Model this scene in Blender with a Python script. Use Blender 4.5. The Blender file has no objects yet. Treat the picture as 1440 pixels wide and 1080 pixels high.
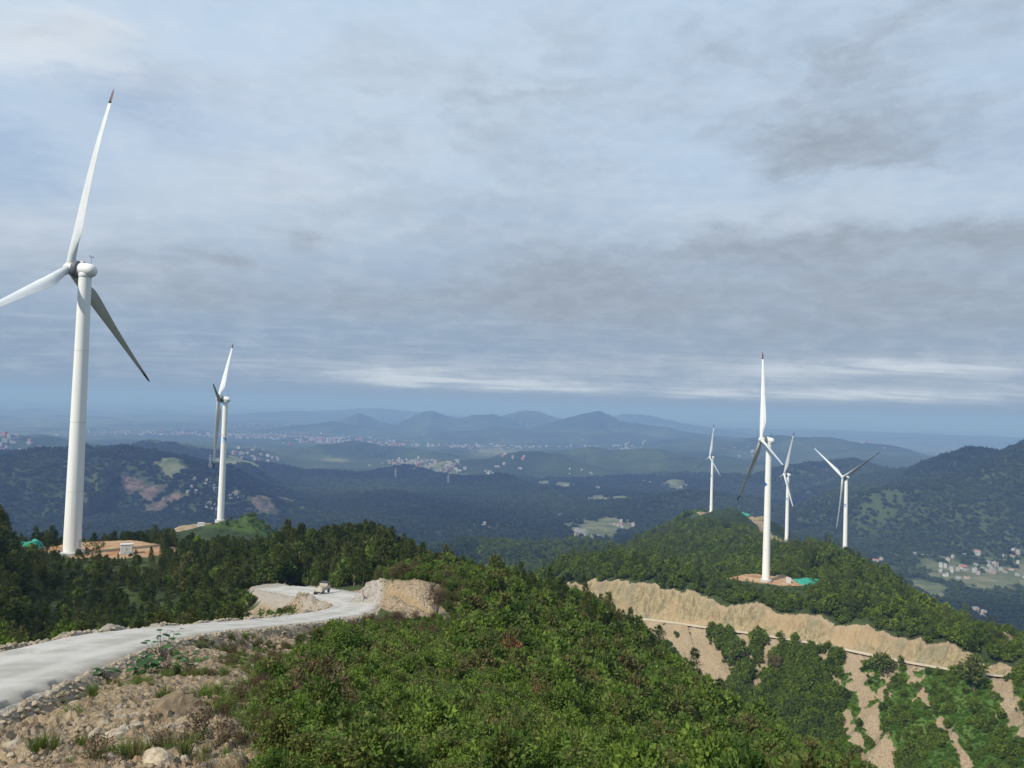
import bpy, math, random
import numpy as np
from mathutils import Matrix, Vector
random.seed(7)
RNG = np.random.default_rng(11)
SC = bpy.context.scene
COL = SC.collection

# ------------------------------------------------------------------ camera geometry
FPX, YH, ROLL = 1082.0, 572.0, math.radians(1.83)
PITCH = math.atan2(YH - 540, FPX)
_X0 = np.array([1, 0, 0.]); _F = np.array([0, math.cos(PITCH), math.sin(PITCH)]); _U0 = np.array([0, -math.sin(PITCH), math.cos(PITCH)])
_X = math.cos(ROLL) * _X0 + math.sin(ROLL) * _U0
_U = -math.sin(ROLL) * _X0 + math.cos(ROLL) * _U0

def sight(px, py):
    """direction of a sight line with unit horizontal length"""
    d = _F + _X * (px - 720) / FPX + _U * (540 - py) / FPX
    return d / math.hypot(d[0], d[1])

def at(px, py, D):
    return sight(px, py) * D

def project(P):
    z = np.maximum(P @ _F, 1e-3)
    return 720 + FPX * (P @ _X) / z, 540 - FPX * (P @ _U) / z

# ------------------------------------------------------------------ noise
def _hash(ix, iy, seed):
    h = (ix.astype(np.int64) * 374761393 + iy.astype(np.int64) * 668265263 + seed * 1442695041) & 0xFFFFFFFF
    h = ((h ^ (h >> 13)) * 1274126177) & 0xFFFFFFFF
    return ((h ^ (h >> 16)) & 0xFFFF) / 65535.0

def vnoise(x, y, seed=0):
    x = np.asarray(x, float); y = np.asarray(y, float)
    ix = np.floor(x); iy = np.floor(y); fx = x - ix; fy = y - iy
    ux = fx * fx * fx * (fx * (fx * 6 - 15) + 10); uy = fy * fy * fy * (fy * (fy * 6 - 15) + 10)
    def g(ax, ay):
        a = _hash(ix + ax, iy + ay, seed) * 2 * math.pi
        return np.cos(a) * (fx - ax) + np.sin(a) * (fy - ay)
    n0 = g(0, 0) * (1 - ux) + g(1, 0) * ux
    n1 = g(0, 1) * (1 - ux) + g(1, 1) * ux
    return (n0 * (1 - uy) + n1 * uy) * 1.5

def fbm(x, y, octs=4, seed=0, gain=.5):
    s = 0; a = 1; t = 0
    for o in range(octs):
        s = s + a * vnoise(x * 2 ** o + 17.3 * o, y * 2 ** o - 9.1 * o, seed + o); t += a; a *= gain
    return s / t * 1.4

def sstep(a, b, x):
    t = np.clip((x - a) / (b - a), 0, 1); return t * t * (3 - 2 * t)

# ------------------------------------------------------------------ terrain control points (sight line, distance)
CP = []
def cp(D, *pp):
    for p in pp:
        d = sight(p[0], p[1]); CP.append((math.atan2(d[0], d[1]), math.log(p[2] if len(p) > 2 else D), -d[2]))
def cz(px, D, z):
    CP.append((math.atan((px - 720) / FPX), math.log(D), -z / D))
for px in (-200, 100, 400, 700, 1000, 1300, 1640):
    cz(px, 1.0, -1.75); cz(px, 2.2, -2.25); cz(px, 5, -3.2)
cp(0, (0, 1080, 17), (100, 1080, 15), (200, 1080, 13), (350, 1080, 12), (460, 1080, 13), (600, 1085, 17), (700, 1085, 24), (800, 1085, 32),
   (900, 1092, 45), (1000, 1100, 62), (1100, 1115, 82), (1200, 1128, 100))
cp(0, (0, 995, 31), (100, 935, 40), (200, 905, 48), (330, 893, 64), (430, 888, 82), (500, 870, 98))
cp(0, (0, 1030, 25), (100, 1000, 24), (200, 985, 24), (300, 980, 25), (400, 985, 27), (500, 990, 32), (600, 990, 40), (700, 990, 52), (800, 992, 66),
   (900, 998, 90), (1000, 1010, 118))
cp(0, (340, 930, 46), (400, 935, 52), (460, 912, 75), (560, 909, 78), (640, 912, 90), (750, 914, 105), (850, 914, 130), (920, 922, 145))
cp(0, (-150, 985, 30), (0, 948, 36), (100, 915, 44), (200, 891, 52), (330, 880, 70), (430, 871, 88), (490, 858, 104), (500, 848, 114), (455, 836, 140), (430, 830, 160))
# knoll right of the bend
cp(0, (526, 819, 117), (560, 819, 113.5), (600, 820, 111), (575, 815, 124), (545, 817, 128), (620, 806, 140), (650, 814, 140), (570, 814, 140), (510, 842, 118), (507, 837, 127), (508, 834, 138), (500, 832, 150), (680, 816, 155), (640, 838, 116), (640, 866, 104), (700, 860, 118), (560, 882, 92), (560, 866, 101), (610, 872, 97), (600, 868, 101),
   (770, 851, 170), (760, 872, 130), (850, 882, 166), (900, 914, 160), (950, 963, 150), (1000, 1001, 145), (1050, 1044, 138), (1130, 1092, 122), (1230, 1128, 108))
# left forest floor
for px, D, z in ((50, 62, -22), (50, 80, -29), (50, 150, -42), (40, 225, -40), (20, 240, -39), (50, 300, -62), (-60, 80, -27), (-60, 150, -38), (-60, 230, -37), (-60, 300, -66), (-200, 100, -30), (-200, 230, -42), (-200, 330, -75),
                 (250, 80, -28), (250, 100, -34), (250, 170, -45), (180, 300, -56), (220, 350, -65), (150, 170, -45), (150, 100, -35), (300, 340, -65), (330, 450, -85), (200, 450, -98),
                 (400, 130, -36.5), (400, 180, -44), (400, 280, -56), (480, 180, -43.5), (480, 280, -56), (540, 180, -40), (560, 260, -51), (640, 220, -50),
                 (450, 400, -82), (560, 400, -90), (650, 300, -85), (380, 480, -92)):
    cz(px, D, z)
cp(0, (101, 774, 250), (180, 774, 252), (60, 775, 248), (300, 736, 562), (270, 738, 555), (345, 730, 545), (380, 745, 540))
for px, D, z in ((100, 450, -120), (100, 800, -240), (-100, 800, -240), (300, 680, -125), (300, 850, -205), (450, 600, -150), (450, 850, -235), (620, 600, -195), (650, 1000, -262), (-100, 450, -120), (450, 1150, -300),
                 (650, 400, -125), (700, 260, -78), (780, 260, -112), (850, 255, -120), (900, 245, -122), (1000, 245, -138), (1100, 245, -142), (1240, 240, -145), (1440, 235, -142), (1640, 235, -140),
                 (1240, 140, -75), (1440, 140, -82), (1640, 140, -84), (1440, 80, -42), (1640, 80, -42), (1240, 75, -36), (1440, 30, -14), (1640, 30, -14),
                 (720, 400, -140), (740, 700, -200), (650, 420, -135)):
    cz(px, D, z)
# right ridge
RIM = []
cp(0, (790, 850, 480), (875, 866, 450), (1000, 882, 435), (1100, 893, 420), (1200, 911, 402), (1300, 928, 382), (1400, 944, 364), (1480, 958, 350), (1600, 970, 340))
for px, py, D in ((770, 822, 494), (800, 819, 486), (850, 817, 470), (900, 820, 463), (930, 830, 458), (965, 826, 452), (1010, 846, 446), (1060, 850, 440), (1100, 858, 434), (1130, 856, 430), (1180, 873, 420), (1250, 887, 405), (1300, 899, 395), (1350, 908, 386), (1410, 925, 374)):
    cp(D, (px, py, D)); RIM.append(at(px, py, D))
cp(0, (900, 930, 424), (1000, 955, 404), (1100, 1000, 385), (1250, 1080, 345), (1180, 1020, 372), (1440, 1080, 305), (1440, 1000, 335), (1350, 1060, 335), (1300, 1000, 360), (1050, 940, 405), (960, 910, 425))
cp(0, (870, 800, 560), (950, 745, 1150), (900, 771, 900), (850, 784, 760), (812, 800, 640), (785, 808, 570),
   (1000, 722, 1250), (1060, 724, 1200), (1120, 760, 1010), (1100, 768, 990), (1190, 786, 880), (1188, 786, 660), (1077, 816, 500), (1030, 816, 505), (1120, 816, 505), (1000, 788, 750), (930, 806, 640), (1000, 828, 520),
   (1150, 826, 500), (1150, 798, 585), (1250, 856, 490), (1250, 816, 540), (1350, 890, 440), (1340, 872, 470), (1400, 905, 420), (1440, 934, 400), (1480, 945, 385))
for px, D, z in ((1300, 720, -190), (1300, 1200, -340), (1440, 560, -180), (1440, 1000, -320), (1640, 500, -170), (1640, 1000, -320), (1190, 1150, -250), (1100, 1400, -270), (1100, 1800, -385), (1000, 1600, -270), (1000, 1950, -390), (900, 1300, -265),
                 (800, 900, -235), (800, 1200, -262), (1300, 1800, -395), (1440, 1600, -395), (1640, 1600, -395)):
    cz(px, D, z)
# wooded ridge in the middle distance
cp(0, (640, 762, 1500), (700, 764, 1500), (780, 766, 1450), (850, 775, 1350), (720, 812, 1150))
for px, D, z in ((700, 1900, -385), (850, 1900, -395), (500, 1500, -340), (500, 1900, -385), (300, 1300, -345), (100, 1300, -345), (-150, 1300, -345), (300, 2000, -392), (0, 2000, -392), (-200, 2000, -392), (1500, 2200, -400), (1200, 2200, -400)):
    cz(px, D, z)
CP = np.array(CP)
_KA = 1.6
def _kern(a, l, A, L):
    return np.sqrt(((a[:, None] - A[None]) * _KA) ** 2 + (l[:, None] - L[None]) ** 2 + .0016)
_n = len(CP)
_M = np.zeros((_n + 3, _n + 3)); _M[:_n, :_n] = _kern(CP[:, 0], CP[:, 1], CP[:, 0], CP[:, 1]) - np.eye(_n) * .004
_Pm = np.stack([np.ones(_n), CP[:, 0], CP[:, 1]], 1); _M[:_n, _n:] = _Pm; _M[_n:, :_n] = _Pm.T
_W = np.linalg.solve(_M, np.concatenate([CP[:, 2], [0, 0, 0]]))

def _rbf(az, ld):
    out = np.empty(len(az))
    for i in range(0, len(az), 40000):
        s = slice(i, i + 40000)
        out[s] = _kern(az[s], ld[s], CP[:, 0], CP[:, 1]) @ _W[:_n] + _W[_n] + az[s] * _W[_n + 1] + ld[s] * _W[_n + 2]
    return out

AZM = math.radians(42)
def near_z(az, D):
    ld = np.log(np.clip(D, 1, 2400))
    d = _rbf(np.clip(az, -AZM, AZM), ld)
    a = np.abs(az); w = sstep(AZM, math.pi, a)
    m = a > AZM
    if m.any():
        d2 = .5 * (_rbf(np.full(m.sum(), -AZM), ld[m]) + _rbf(np.full(m.sum(), AZM), ld[m]))
        d[m] = d[m] * (1 - w[m]) + d2 * w[m]
    return -d * D

# far hills: crest chains (px, py, D), flank slope, crest rounding
HILLS = [
    (((-150, 650, 2900), (0, 643, 3000), (60, 636, 3050), (190, 630, 3150), (250, 646, 3000), (330, 690, 2700)), .36, 60),
    (((-60, 640, 4300), (80, 634, 4400), (150, 636, 4500), (215, 619, 4700), (300, 636, 4500), (360, 652, 4300)), .3, 80),
    (((330, 690, 4000), (440, 662, 4300), (520, 668, 4200), (567, 655, 4400), (640, 672, 4000), (700, 668, 3900), (760, 688, 3500), (806, 712, 3100)), .32, 60),
    (((380, 730, 2700), (430, 715, 2900), (540, 692, 3100), (620, 716, 2700), (720, 742, 2350)), .34, 80),
    (((858, 724, 2750), (905, 697, 3000), (980, 690, 3150), (1060, 700, 3100)), .4, 50),
    (((690, 646, 6600), (780, 634, 7000), (850, 636, 7000), (900, 632, 6800), (1000, 640, 6300), (1060, 652, 5600)), .2, 150),
    (((560, 640, 7600), (610, 634, 7800), (650, 640, 7600)), .18, 150),
    (((0, 615, 7800), (60, 610, 8000), (110, 618, 8000), (330, 622, 7500), (420, 628, 7300)), .15, 200),
    (((880, 668, 4600), (940, 660, 4700), (1000, 664, 4600), (1060, 670, 4400)), .3, 100),
    (((700, 660, 5200), (760, 658, 5200), (800, 666, 5000)), .25, 100),
    (((1030, 672, 4300), (1110, 658, 4300), (1200, 648, 4500), (1250, 662, 4200), (1300, 655, 3900), (1350, 642, 3700), (1410, 630, 3550), (1445, 628, 3450), (1550, 605, 3300), (1750, 600, 3300)), .37, 90),
    (((-250, 590, 15000), (200, 592, 15000), (380, 597, 14000), (450, 597, 13500), (480, 592, 13000), (505, 580, 13000), (530, 590, 13000), (555, 597, 13000), (590, 581, 13000), (606, 577, 13000), (640, 588, 13000), (668, 584, 13000), (695, 582, 13500), (720, 590, 13500), (745, 577, 14000), (768, 590, 13500), (792, 597, 13000), (825, 586, 12500), (845, 577, 12000), (862, 588, 12000), (885, 593, 12000),
      (930, 601, 11500), (1000, 612, 11000), (1060, 617, 10500)), .22, 130),
    (((840, 592, 18000), (880, 582, 18500), (905, 582, 18500), (950, 594, 18000), (1010, 604, 17000)), .16, 200),
    (((1020, 620, 8200), (1090, 612, 8600), (1150, 614, 8400), (1230, 634, 7600), (1290, 646, 7000)), .18, 250),
    (((480, 584, 21000), (530, 574, 22000), (590, 582, 21000)), .08, 700),
    (((1000, 602, 21000), (1200, 606, 22000), (1500, 618, 20000)), .05, 900),
    (((400, 634, 6200), (455, 626, 6400), (500, 622, 6500), (560, 629, 6400), (620, 637, 6000)), .2, 70),
    (((590, 655, 4700), (640, 647, 4900), (700, 643, 5100), (735, 636, 5300), (800, 644, 5000)), .26, 60),
    (((770, 639, 5700), (800, 634, 5900), (830, 629, 6000), (860, 634, 5900), (895, 631, 5800), (960, 642, 5400)), .22, 60),
    (((180, 630, 5600), (225, 622, 5800), (260, 624, 5900), (340, 632, 5600)), .22, 70),
    (((-60, 624, 5600), (10, 616, 5700), (70, 617, 5800), (130, 625, 5600)), .22, 70),
    (((900, 622, 9000), (980, 614, 9500), (1060, 621, 9000)), .2, 120),
    (((400, 601, 11500), (470, 593, 12000), (520, 603, 11500)), .2, 130),
    (((640, 606, 10500), (700, 600, 10800), (760, 605, 10600), (820, 600, 10600), (880, 608, 10300)), .2, 130),
    (((330, 583, 19000), (420, 577, 20000), (480, 582, 20000)), .12, 300),
    (((1335, 828, 1800), (1352, 822, 1820), (1365, 830, 1800)), .45, 20),
    (((1400, 822, 1830), (1425, 819, 1850), (1500, 826, 1800)), .45, 25),
]
HILLS = [([at(*p) for p in c], s, r) for c, s, r in HILLS]
for _c, _s, _r in HILLS:            # leave room for the tree cover on the nearer hills
    for _p in _c:
        if math.hypot(_p[0], _p[1]) < 5000: _p[2] -= 8

def chain(x, y, pts):
    """nearest distance to a polyline, interpolated z there, signed side (+ = left of its direction), arc length"""
    best = np.full(x.shape, 1e18); zz = np.zeros(x.shape); sd = np.ones(x.shape); al = np.zeros(x.shape); acc = 0
    for a, b in zip(pts[:-1], pts[1:]):
        ex, ey = b[0] - a[0], b[1] - a[1]; L2 = ex * ex + ey * ey + 1e-9; L = math.sqrt(L2)
        t = np.clip(((x - a[0]) * ex + (y - a[1]) * ey) / L2, 0, 1)
        dx = x - a[0] - t * ex; dy = y - a[1] - t * ey; d = dx * dx + dy * dy
        m = d < best
        best = np.where(m, d, best); zz = np.where(m, a[2] + t * (b[2] - a[2]), zz)
        sd = np.where(m, np.sign(ex * dy - ey * dx), sd); al = np.where(m, acc + t * L, al); acc += L
    return np.sqrt(best), zz, sd, al

def far_base(D):
    return -395 - 55 * sstep(2200, 5000, D) - 35 * sstep(5000, 9000, D)

def far_z(x, y, D):
    b = far_base(D); z = b + 4 * vnoise(x / 900, y / 900, 5)
    rn = fbm(x / 1500, y / 1500, 4, 21); roll = 120 * np.maximum(rn - .1, 0) * (1 - .45 * np.abs(vnoise(x / 420, y / 420, 27))) * sstep(2400, 4200, D)
    z = z + roll
    wx = x + 60 * vnoise(x / 400, y / 400, 31); wy = y + 60 * vnoise(x / 400, y / 400, 32)
    for pts, s, r in HILLS:
        lo = np.min([p[0] for p in pts]) - 4000; hi = np.max([p[0] for p in pts]) + 4000
        m = np.where((x > lo) & (x < hi))[0]
        if not len(m): continue
        d, zc, _, al = chain(wx[m], wy[m], pts)
        hgt = np.maximum(zc - b[m], 1)
        rel = np.sqrt(d * d + r * r) - r
        far_ = math.hypot(pts[0][0], pts[0][1]) > 9000; q_ = 4.0 if far_ else max(1.0, r / 70); ka, kb = (.3, .08) if far_ else (.6, .34); spur = 1 + ka * vnoise(al / (260 * q_), d / (900 * q_), 40) + kb * vnoise(al / (110 * q_), d / (400 * q_), 41)
        h = zc - s * rel * spur
        # flanks flare out at the foot
        h = np.where(h < b[m] + hgt * .3, b[m] + hgt * .3 * np.exp((h - b[m] - hgt * .3) / (hgt * .3)), h) - hgt * .02
        k = 12.0
        df = h - z[m]
        z[m] = np.where(df > 0, h, z[m]) + k * np.exp(-np.abs(df) / k) * .3
    n = fbm(x / 420, y / 420, 4, 50)
    rg = .5 - np.abs(vnoise(x / 300 + .5 * vnoise(x / 500, y / 500, 56), y / 300, 55)) * 1.3; nearer = sstep(9000, 5000, D)
    z = z + n * np.clip((z - b) * .13, 0, 24) + rg * np.clip((z - b) * .22, 0, 30) * nearer 
    return z

# ------------------------------------------------------------------ roads and pads cut into the slopes
ROAD1 = [at(*p) for p in ((-420, 1075, 22), (-150, 990, 28), (0, 945, 36), (100, 914, 44), (200, 890, 53), (330, 879, 70), (430, 870, 88), (492, 859, 104), (505, 849, 114), (482, 841, 128), (452, 835, 142), (420, 829, 160), (380, 826, 180))]
ROAD2 = [at(*p) for p in ((872, 867, 452), (940, 874, 443), (1000, 883, 434), (1060, 890.5, 426), (1100, 897, 420), (1150, 905, 411), (1200, 915, 402), (1250, 926, 392), (1300, 935, 382), (1350, 943, 373), (1400, 950, 364), (1450, 953, 356), (1500, 950, 352), (1600, 945, 350))]
def smooth_line(P, n):
    P = np.array(P); 
    for _ in range(n):
        Q = [P[0]]
        for a, b in zip(P[:-1], P[1:]): Q += [a * .75 + b * .25, a * .25 + b * .75]
        Q.append(P[-1]); P = np.array(Q)
    return P
CLIFF = smooth_line([at(*p) for p in ((500, 838, 124), (512, 842, 116), (530, 850, 111), (560, 860, 106), (585, 862, 104), (612, 866, 101))], 1)
CLIFF_L = float(np.sum(np.hypot(*(CLIFF[1:, :2] - CLIFF[:-1, :2]).T)))
KNOLL = [at(*p) for p in ((519, 818, 116.5), (535, 817, 114.6), (562, 818, 113), (588, 818, 111.5), (606, 820, 110), (650, 826, 122), (650, 816, 140), (560, 814, 142), (521, 818, 130))]
ROAD1 = smooth_line(ROAD1, 2); ROAD2 = smooth_line(ROAD2, 1)
ROAD2L = np.vstack([[at(775, 834, 482)], [at(820, 856, 466)], ROAD2])     # the cut starts before the road comes into sight
TRACK3 = [at(*p) for p in ((985, 720, 1250), (1005, 723, 1243), (1030, 728, 1222), (1058, 731, 1195), (1072, 741, 1130), (1082, 756, 1040), (1104, 767, 998), (1135, 769, 985))]
W1, W2 = 3.6, 2.6
PADS = [(at(145, 775, 252), 17.5, .5, 'orange'), (at(290, 742, 560), 19, .8, 'tan'), (at(1082, 818, 500), 21, .8, 'orange'), (at(1005, 722, 1245), 16, .6, 'tan'), (at(1108, 767, 998), 16, .7, 'tan'),
        (at(1384, 882, 450), 7, 1.2, 'tan'), (at(1190, 787, 878), 10, .6, 'tan'), (at(1062, 724, 1190), 9, .6, 'tan')]
MOUNDS = [(at(432, 843, 126), 5.5, 2.6), (at(408, 838, 132), 5, 1.8), (at(350, 747, 548), 18, 5), (at(70, 772, 262), 9, 3.5), (at(1097, 812, 520), 4, 3), (at(430, 893, 78), 3.2, 1.0), (at(212, 775, 262), 5, 2.6), (at(138, 772, 264), 5, 2.8)]
CHUTES = [((950, 874), (985, 915), (1012, 952), 24), ((905, 872), (950, 905), (985, 940), 16), ((1090, 898), (1078, 930), (1062, 968), 10), ((1150, 908), (1165, 945), (1182, 972), 6), ((1195, 918), (1212, 970), (1225, 1020), (1245, 1090), 10.5), ((1187, 1005), (1205, 1040), (1225, 1085), 6),
          ((1252, 930), (1250, 955), (1238, 975), 7), ((1278, 938), (1290, 960), (1308, 990), 4.5), ((1322, 1015), (1345, 1048), (1372, 1085), 5), ((1405, 955), (1425, 1000), (1445, 1035), 9), ((1040, 890), (1050, 910), (1055, 925), 6)]

def carve(x, y, z, D, masks=None):
    """cuts roads and pads into z; returns z and the masks of bare ground"""
    soil = np.zeros(x.shape); grav = np.zeros(x.shape); orange = np.zeros(x.shape); steep = np.zeros(x.shape)
    # mounds
    for c, r, h in MOUNDS:
        d2 = ((x - c[0]) ** 2 + (y - c[1]) ** 2) / r ** 2
        m = d2 < 9
        if m.any(): z = z + np.where(m, h * np.exp(-d2), 0) * (1 + .25 * vnoise(x / 2, y / 2, 60))
    for c in (MOUNDS[0], MOUNDS[1], MOUNDS[5], MOUNDS[4]):
        d = np.hypot(x - c[0][0], y - c[0][1]); soil = np.maximum(soil, sstep(c[1] * 1.7, c[1] * 1.1, d + 1.2 * vnoise(x / 2, y / 2, 61)))
    for c in (MOUNDS[6], MOUNDS[7]):
        d = np.hypot(x - c[0][0], y - c[0][1]); orange = np.maximum(orange, sstep(c[1] * 1.6, c[1], d))
    # pads
    for c, r, sl, kind in PADS:
        d = np.hypot(x - c[0], y - c[1]); m = np.where(d < r + 40)[0]
        if not len(m): continue
        rr = r * (1 + .18 * vnoise(x[m] / r * 1.3, y[m] / r * 1.3, 70))
        e = np.maximum(d[m] - rr, 0)
        hi = c[2] + e * .9; lo = c[2] - e * .55
        zn = np.clip(z[m], lo, hi)
        ch = sstep(.4, 1.6, np.abs(zn - z[m])) * sstep(9, 5, e)
        v = np.maximum(ch, sstep(1.5, 0, e))
        if kind == 'orange': orange[m] = np.maximum(orange[m], v)
        else: soil[m] = np.maximum(soil[m], v)
        z[m] = zn + .12 * vnoise(x[m] / 1.7, y[m] / 1.7, 71) * v
    # haul road in the foreground
    m = np.where(D < 230)[0]
    if len(m):
        d, zr, sd, al = chain(x[m], y[m], ROAD1)
        wid = W1 + 2.2 * sstep(70, 100, al - 26) * sstep(150, 112, al - 26)
        wv = wid + .7 * vnoise(al / 4, sd * 7.1, 80) 
        e = np.maximum(d - wv, 0)
        left = sd > 0
        rill = 1.2 * vnoise(al / 2.2, d * .25, 81) + .5 * vnoise(al / .9, d * .4, 82)
        hi = zr + np.maximum(e - .5 * np.abs(rill), 0) * 2.2
        lo = zr - e * .75
        zz = z[m]; zn = np.clip(zz, lo, hi)
        # loose berm tipped along the outer edge
        bh = np.maximum(.42 + .38 * vnoise(al / 3.1, sd, 83) + .35 * vnoise(al / 1.2, d / 1.2, 84) + .2 * vnoise(al / .5, d / .5, 88), .05) * np.exp(-((d - wid - 1.3) / .9) ** 2)
        bern = np.where(left & (al < 150), bh, 0)
        zn = zn + bern
        flat = sstep(wid + .3, wid - .4, d)
        zn = np.where(d < wid, zr - .12, zn) * 1.0
        cut = sstep(.15, .7, zz - hi); fil = sstep(.3, 1.0, lo - zz) * sstep(5.5, 3, e)
        s = np.maximum(cut * (e < 9), fil); g = np.maximum(flat, np.where(left, sstep(3.2, 1.6, e + .5 * vnoise(al / 1.5, d, 85)) * .8, sstep(.7, .1, e + .3 * vnoise(al / .8, d, 85)) * .6))
        soil[m] = np.maximum(soil[m], s); grav[m] = np.maximum(grav[m], np.where(al < 165, g, flat)); steep[m] = np.maximum(steep[m], cut)
        z[m] = zn
        # spoil apron between the camera and the road
        az = np.arctan2(x[m], y[m]); apx = 720 + FPX * np.tan(np.clip(az, -1.4, 1.4))
        lim = np.interp(D[m], [3, 12, 18, 26, 40, 60, 80, 95], [440, 405, 415, 425, 455, 480, 495, 498])
        n2 = fbm(x[m] / 4, y[m] / 4, 3, 86) * 70
        sp = sstep(lim + 25, lim - 45, apx + n2) * (~left | (d < wid)) * sstep(108, 95, D[m]) * (np.abs(az) < 2.2)
        soil[m] = np.maximum(soil[m], sp)
        # flat-topped knoll beside the bend, its front cut away
        kx, ky = x[m], y[m]; near = np.where((np.hypot(kx - KNOLL[2][0], ky - KNOLL[2][1]) < 60))[0]; bank = np.zeros(len(m))
        if len(near):
            qx = kx[near]; qy = ky[near]; dk, zk, _, alk = chain(qx, qy, KNOLL + [KNOLL[0]]); ins = np.zeros(len(near), bool)
            for a, b in zip(KNOLL, KNOLL[1:] + [KNOLL[0]]):
                ins ^= ((a[1] > qy) != (b[1] > qy)) & (qx < (b[0] - a[0]) * (qy - a[1]) / (b[1] - a[1] + 1e-12) + a[0])
            o = np.where(ins, -dk, dk) + .55 * vnoise(alk / 1.9, 0 * dk + 2, 185) + .35 * np.abs(vnoise(alk / .7, dk * .3, 186)) + .18 * vnoise(alk / .3, dk, 187)
            sl = np.where(alk < 19, 3.2, 1.1); zp = zk - np.maximum(o, 0) * sl - np.maximum(-o - 2, 0) * .03 + .25 * vnoise(qx / 2.5, qy / 2.5, 188)
            up = zp > z[m][near]; bank[near] = np.where(up & (alk < 19), sstep(-.35, .1, o), 0); zm = z[m]; zm[near] = np.maximum(zm[near], np.where(o < 6, zp, -1e9)); z[m] = zm
        # bank cut into the knoll right of the bend
        d2, zr2, sd2, al2 = chain(x[m], y[m], CLIFF)
        e2 = d2 + .8 * vnoise(al2 / 1.6, d2 * .2, 181) + .5 * vnoise(al2 / .6, d2 * .3, 182) + 1.0 * np.maximum(vnoise(al2 / 5, 0 * d2, 183), 0)
        on = (sd2 > 0) & (al2 > .1) & (al2 < CLIFF_L - .1)
        hi2 = zr2 + np.maximum(e2 - 1.0, 0) * 2.6
        cut2 = np.where(on, sstep(.1, .5, z[m] - hi2), 0); z[m] = np.where(on, np.minimum(z[m], hi2), z[m])
        soil[m] = np.maximum(soil[m], np.maximum(cut2, np.where(on, sstep(-.6, 0, z[m] - hi2), 0))); steep[m] = np.maximum(steep[m], cut2)
        soil[m] = np.maximum(soil[m], bank); steep[m] = np.maximum(steep[m], bank)
        soil[m] = np.maximum(soil[m], sstep(4.5, 2.5, d2 + vnoise(x[m] / 1.5, y[m] / 1.5, 184)))
        top_ = np.zeros(len(m)); top_[near] = np.where(ins, sstep(-.3, -.9, o), 0) if len(near) else 0
        # bare ground round the bend and the foot of the cut
        b = sstep(9.5, 6.5, e + 1.3 * vnoise(x[m] / 2, y[m] / 2, 87)) * sstep(102, 112, D[m]) * sstep(160, 145, D[m])
        soil[m] = np.maximum(soil[m], b * (apx < 640)) * (1 - top_)
    # mountain road on the opposite ridge
    m = np.where((D > 280) & (D < 620) & (x > -40))[0]
    if len(m):
        d, zr, sd, al = chain(x[m], y[m], ROAD2L)
        left = sd > 0          # uphill side
        e = np.maximum(d - W2 - np.where(left, .5, 0), 0)
        rill = 2.2 * np.abs(vnoise(al / 9, d * .02, 90)) ** .6 + 1.1 * np.abs(vnoise(al / 3.1, d * .04, 91)) + 2.2 * np.maximum(vnoise(al / 24, 3.3, 92), 0) + .35 * vnoise(al / 1.1, d * .2, 96)
        hi = zr + np.maximum(e - rill * sstep(0, 3, e), 0) * 2.0
        lo = zr - np.maximum(e - 1.3, 0) * (.66 + .2 * vnoise(al / 13, d / 40, 93)) - .08 * e
        rz_ = chain(x[m], y[m], RIM)[1]
        rimz = rz_ + 2.6 * vnoise(al / 19, 0 * d + 4, 195) + 1.1 * vnoise(al / 6.5, 0 * d + 4, 196) + .45 * vnoise(al / 2.4, d / 9, 197) + .5 * vnoise(al / 1.0, d / 5, 198) + .22 * (e - 9)
        wr = sstep(46, 14, e) * left * sstep(-1, 6, al); z[m] = z[m] * (1 - wr) + rimz * wr
        zz = z[m]; zn = np.where(left, np.minimum(np.maximum(zz, lo), hi), np.maximum(np.minimum(zz, zr + .2), lo))
        hi = hi + .9 * vnoise(al / 2.2, d / 4, 97) + .5 * vnoise(al / .9, d / 3, 98); zn = np.where(e > 62, zz, zn); k = sstep(62, 40, e); zn = zz + (zn - zz) * k
        zn = np.where(d < W2, zr - .1, zn)
        cut = np.where(left, sstep(.3, 1.5, (zz - hi)) * k, 0)
        top = np.where(left, sstep(-2.2, .1, zz - hi + .8 * vnoise(al / 5, d / 5, 94)) * sstep(34, 26, e), 0)
        wl = np.interp(al, [0, 30, 60, 85, 100], [11, 13, 11, 4.5, 3.2]); fil = sstep(wl, wl * .3, e + 5 * vnoise(al / 5, d / 12, 95) + 2 * vnoise(al / 1.7, d / 4, 99)) * ~left
        soil[m] = np.maximum(soil[m], np.maximum(np.maximum(cut, top), np.maximum(fil, sstep(W2 + 1.5, W2, d)))); steep[m] = np.maximum(steep[m], cut)
        z[m] = zn
    m = np.where((D > 930) & (D < 1300) & (x > 200))[0]
    if len(m):
        d, zr, sd, al = chain(x[m], y[m], TRACK3); e = np.maximum(d - 5, 0)
        z[m] = np.clip(z[m], zr - e * .6, zr + e * .8); soil[m] = np.maximum(soil[m], sstep(4, 1, e + 3 * vnoise(x[m] / 9, y[m] / 9, 191)))
    return z, soil, grav, orange, steep

def height0(x, y):
    D = np.maximum(np.hypot(x, y), .3); az = np.arctan2(x, y)
    z = np.empty(x.shape)
    n = np.where(D < 2500)[0]; f = np.where(D > 1500)[0]
    zn = np.zeros(x.shape); zf = np.zeros(x.shape)
    if len(n):
        zn[n] = near_z(az[n], D[n])
        zn[n] += fbm(x[n] / 90, y[n] / 90, 3, 100) * np.clip(D[n] * .006 - .6, 0, 7) + fbm(x[n] / 9, y[n] / 9, 2, 103) * np.clip(D[n] * .004, 0, .9)
    if len(f): zf[f] = far_z(x[f], y[f], D[f])
    w = sstep(1500, 2300, D)
    return zn * (1 - w) + zf * w, D, az

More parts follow.
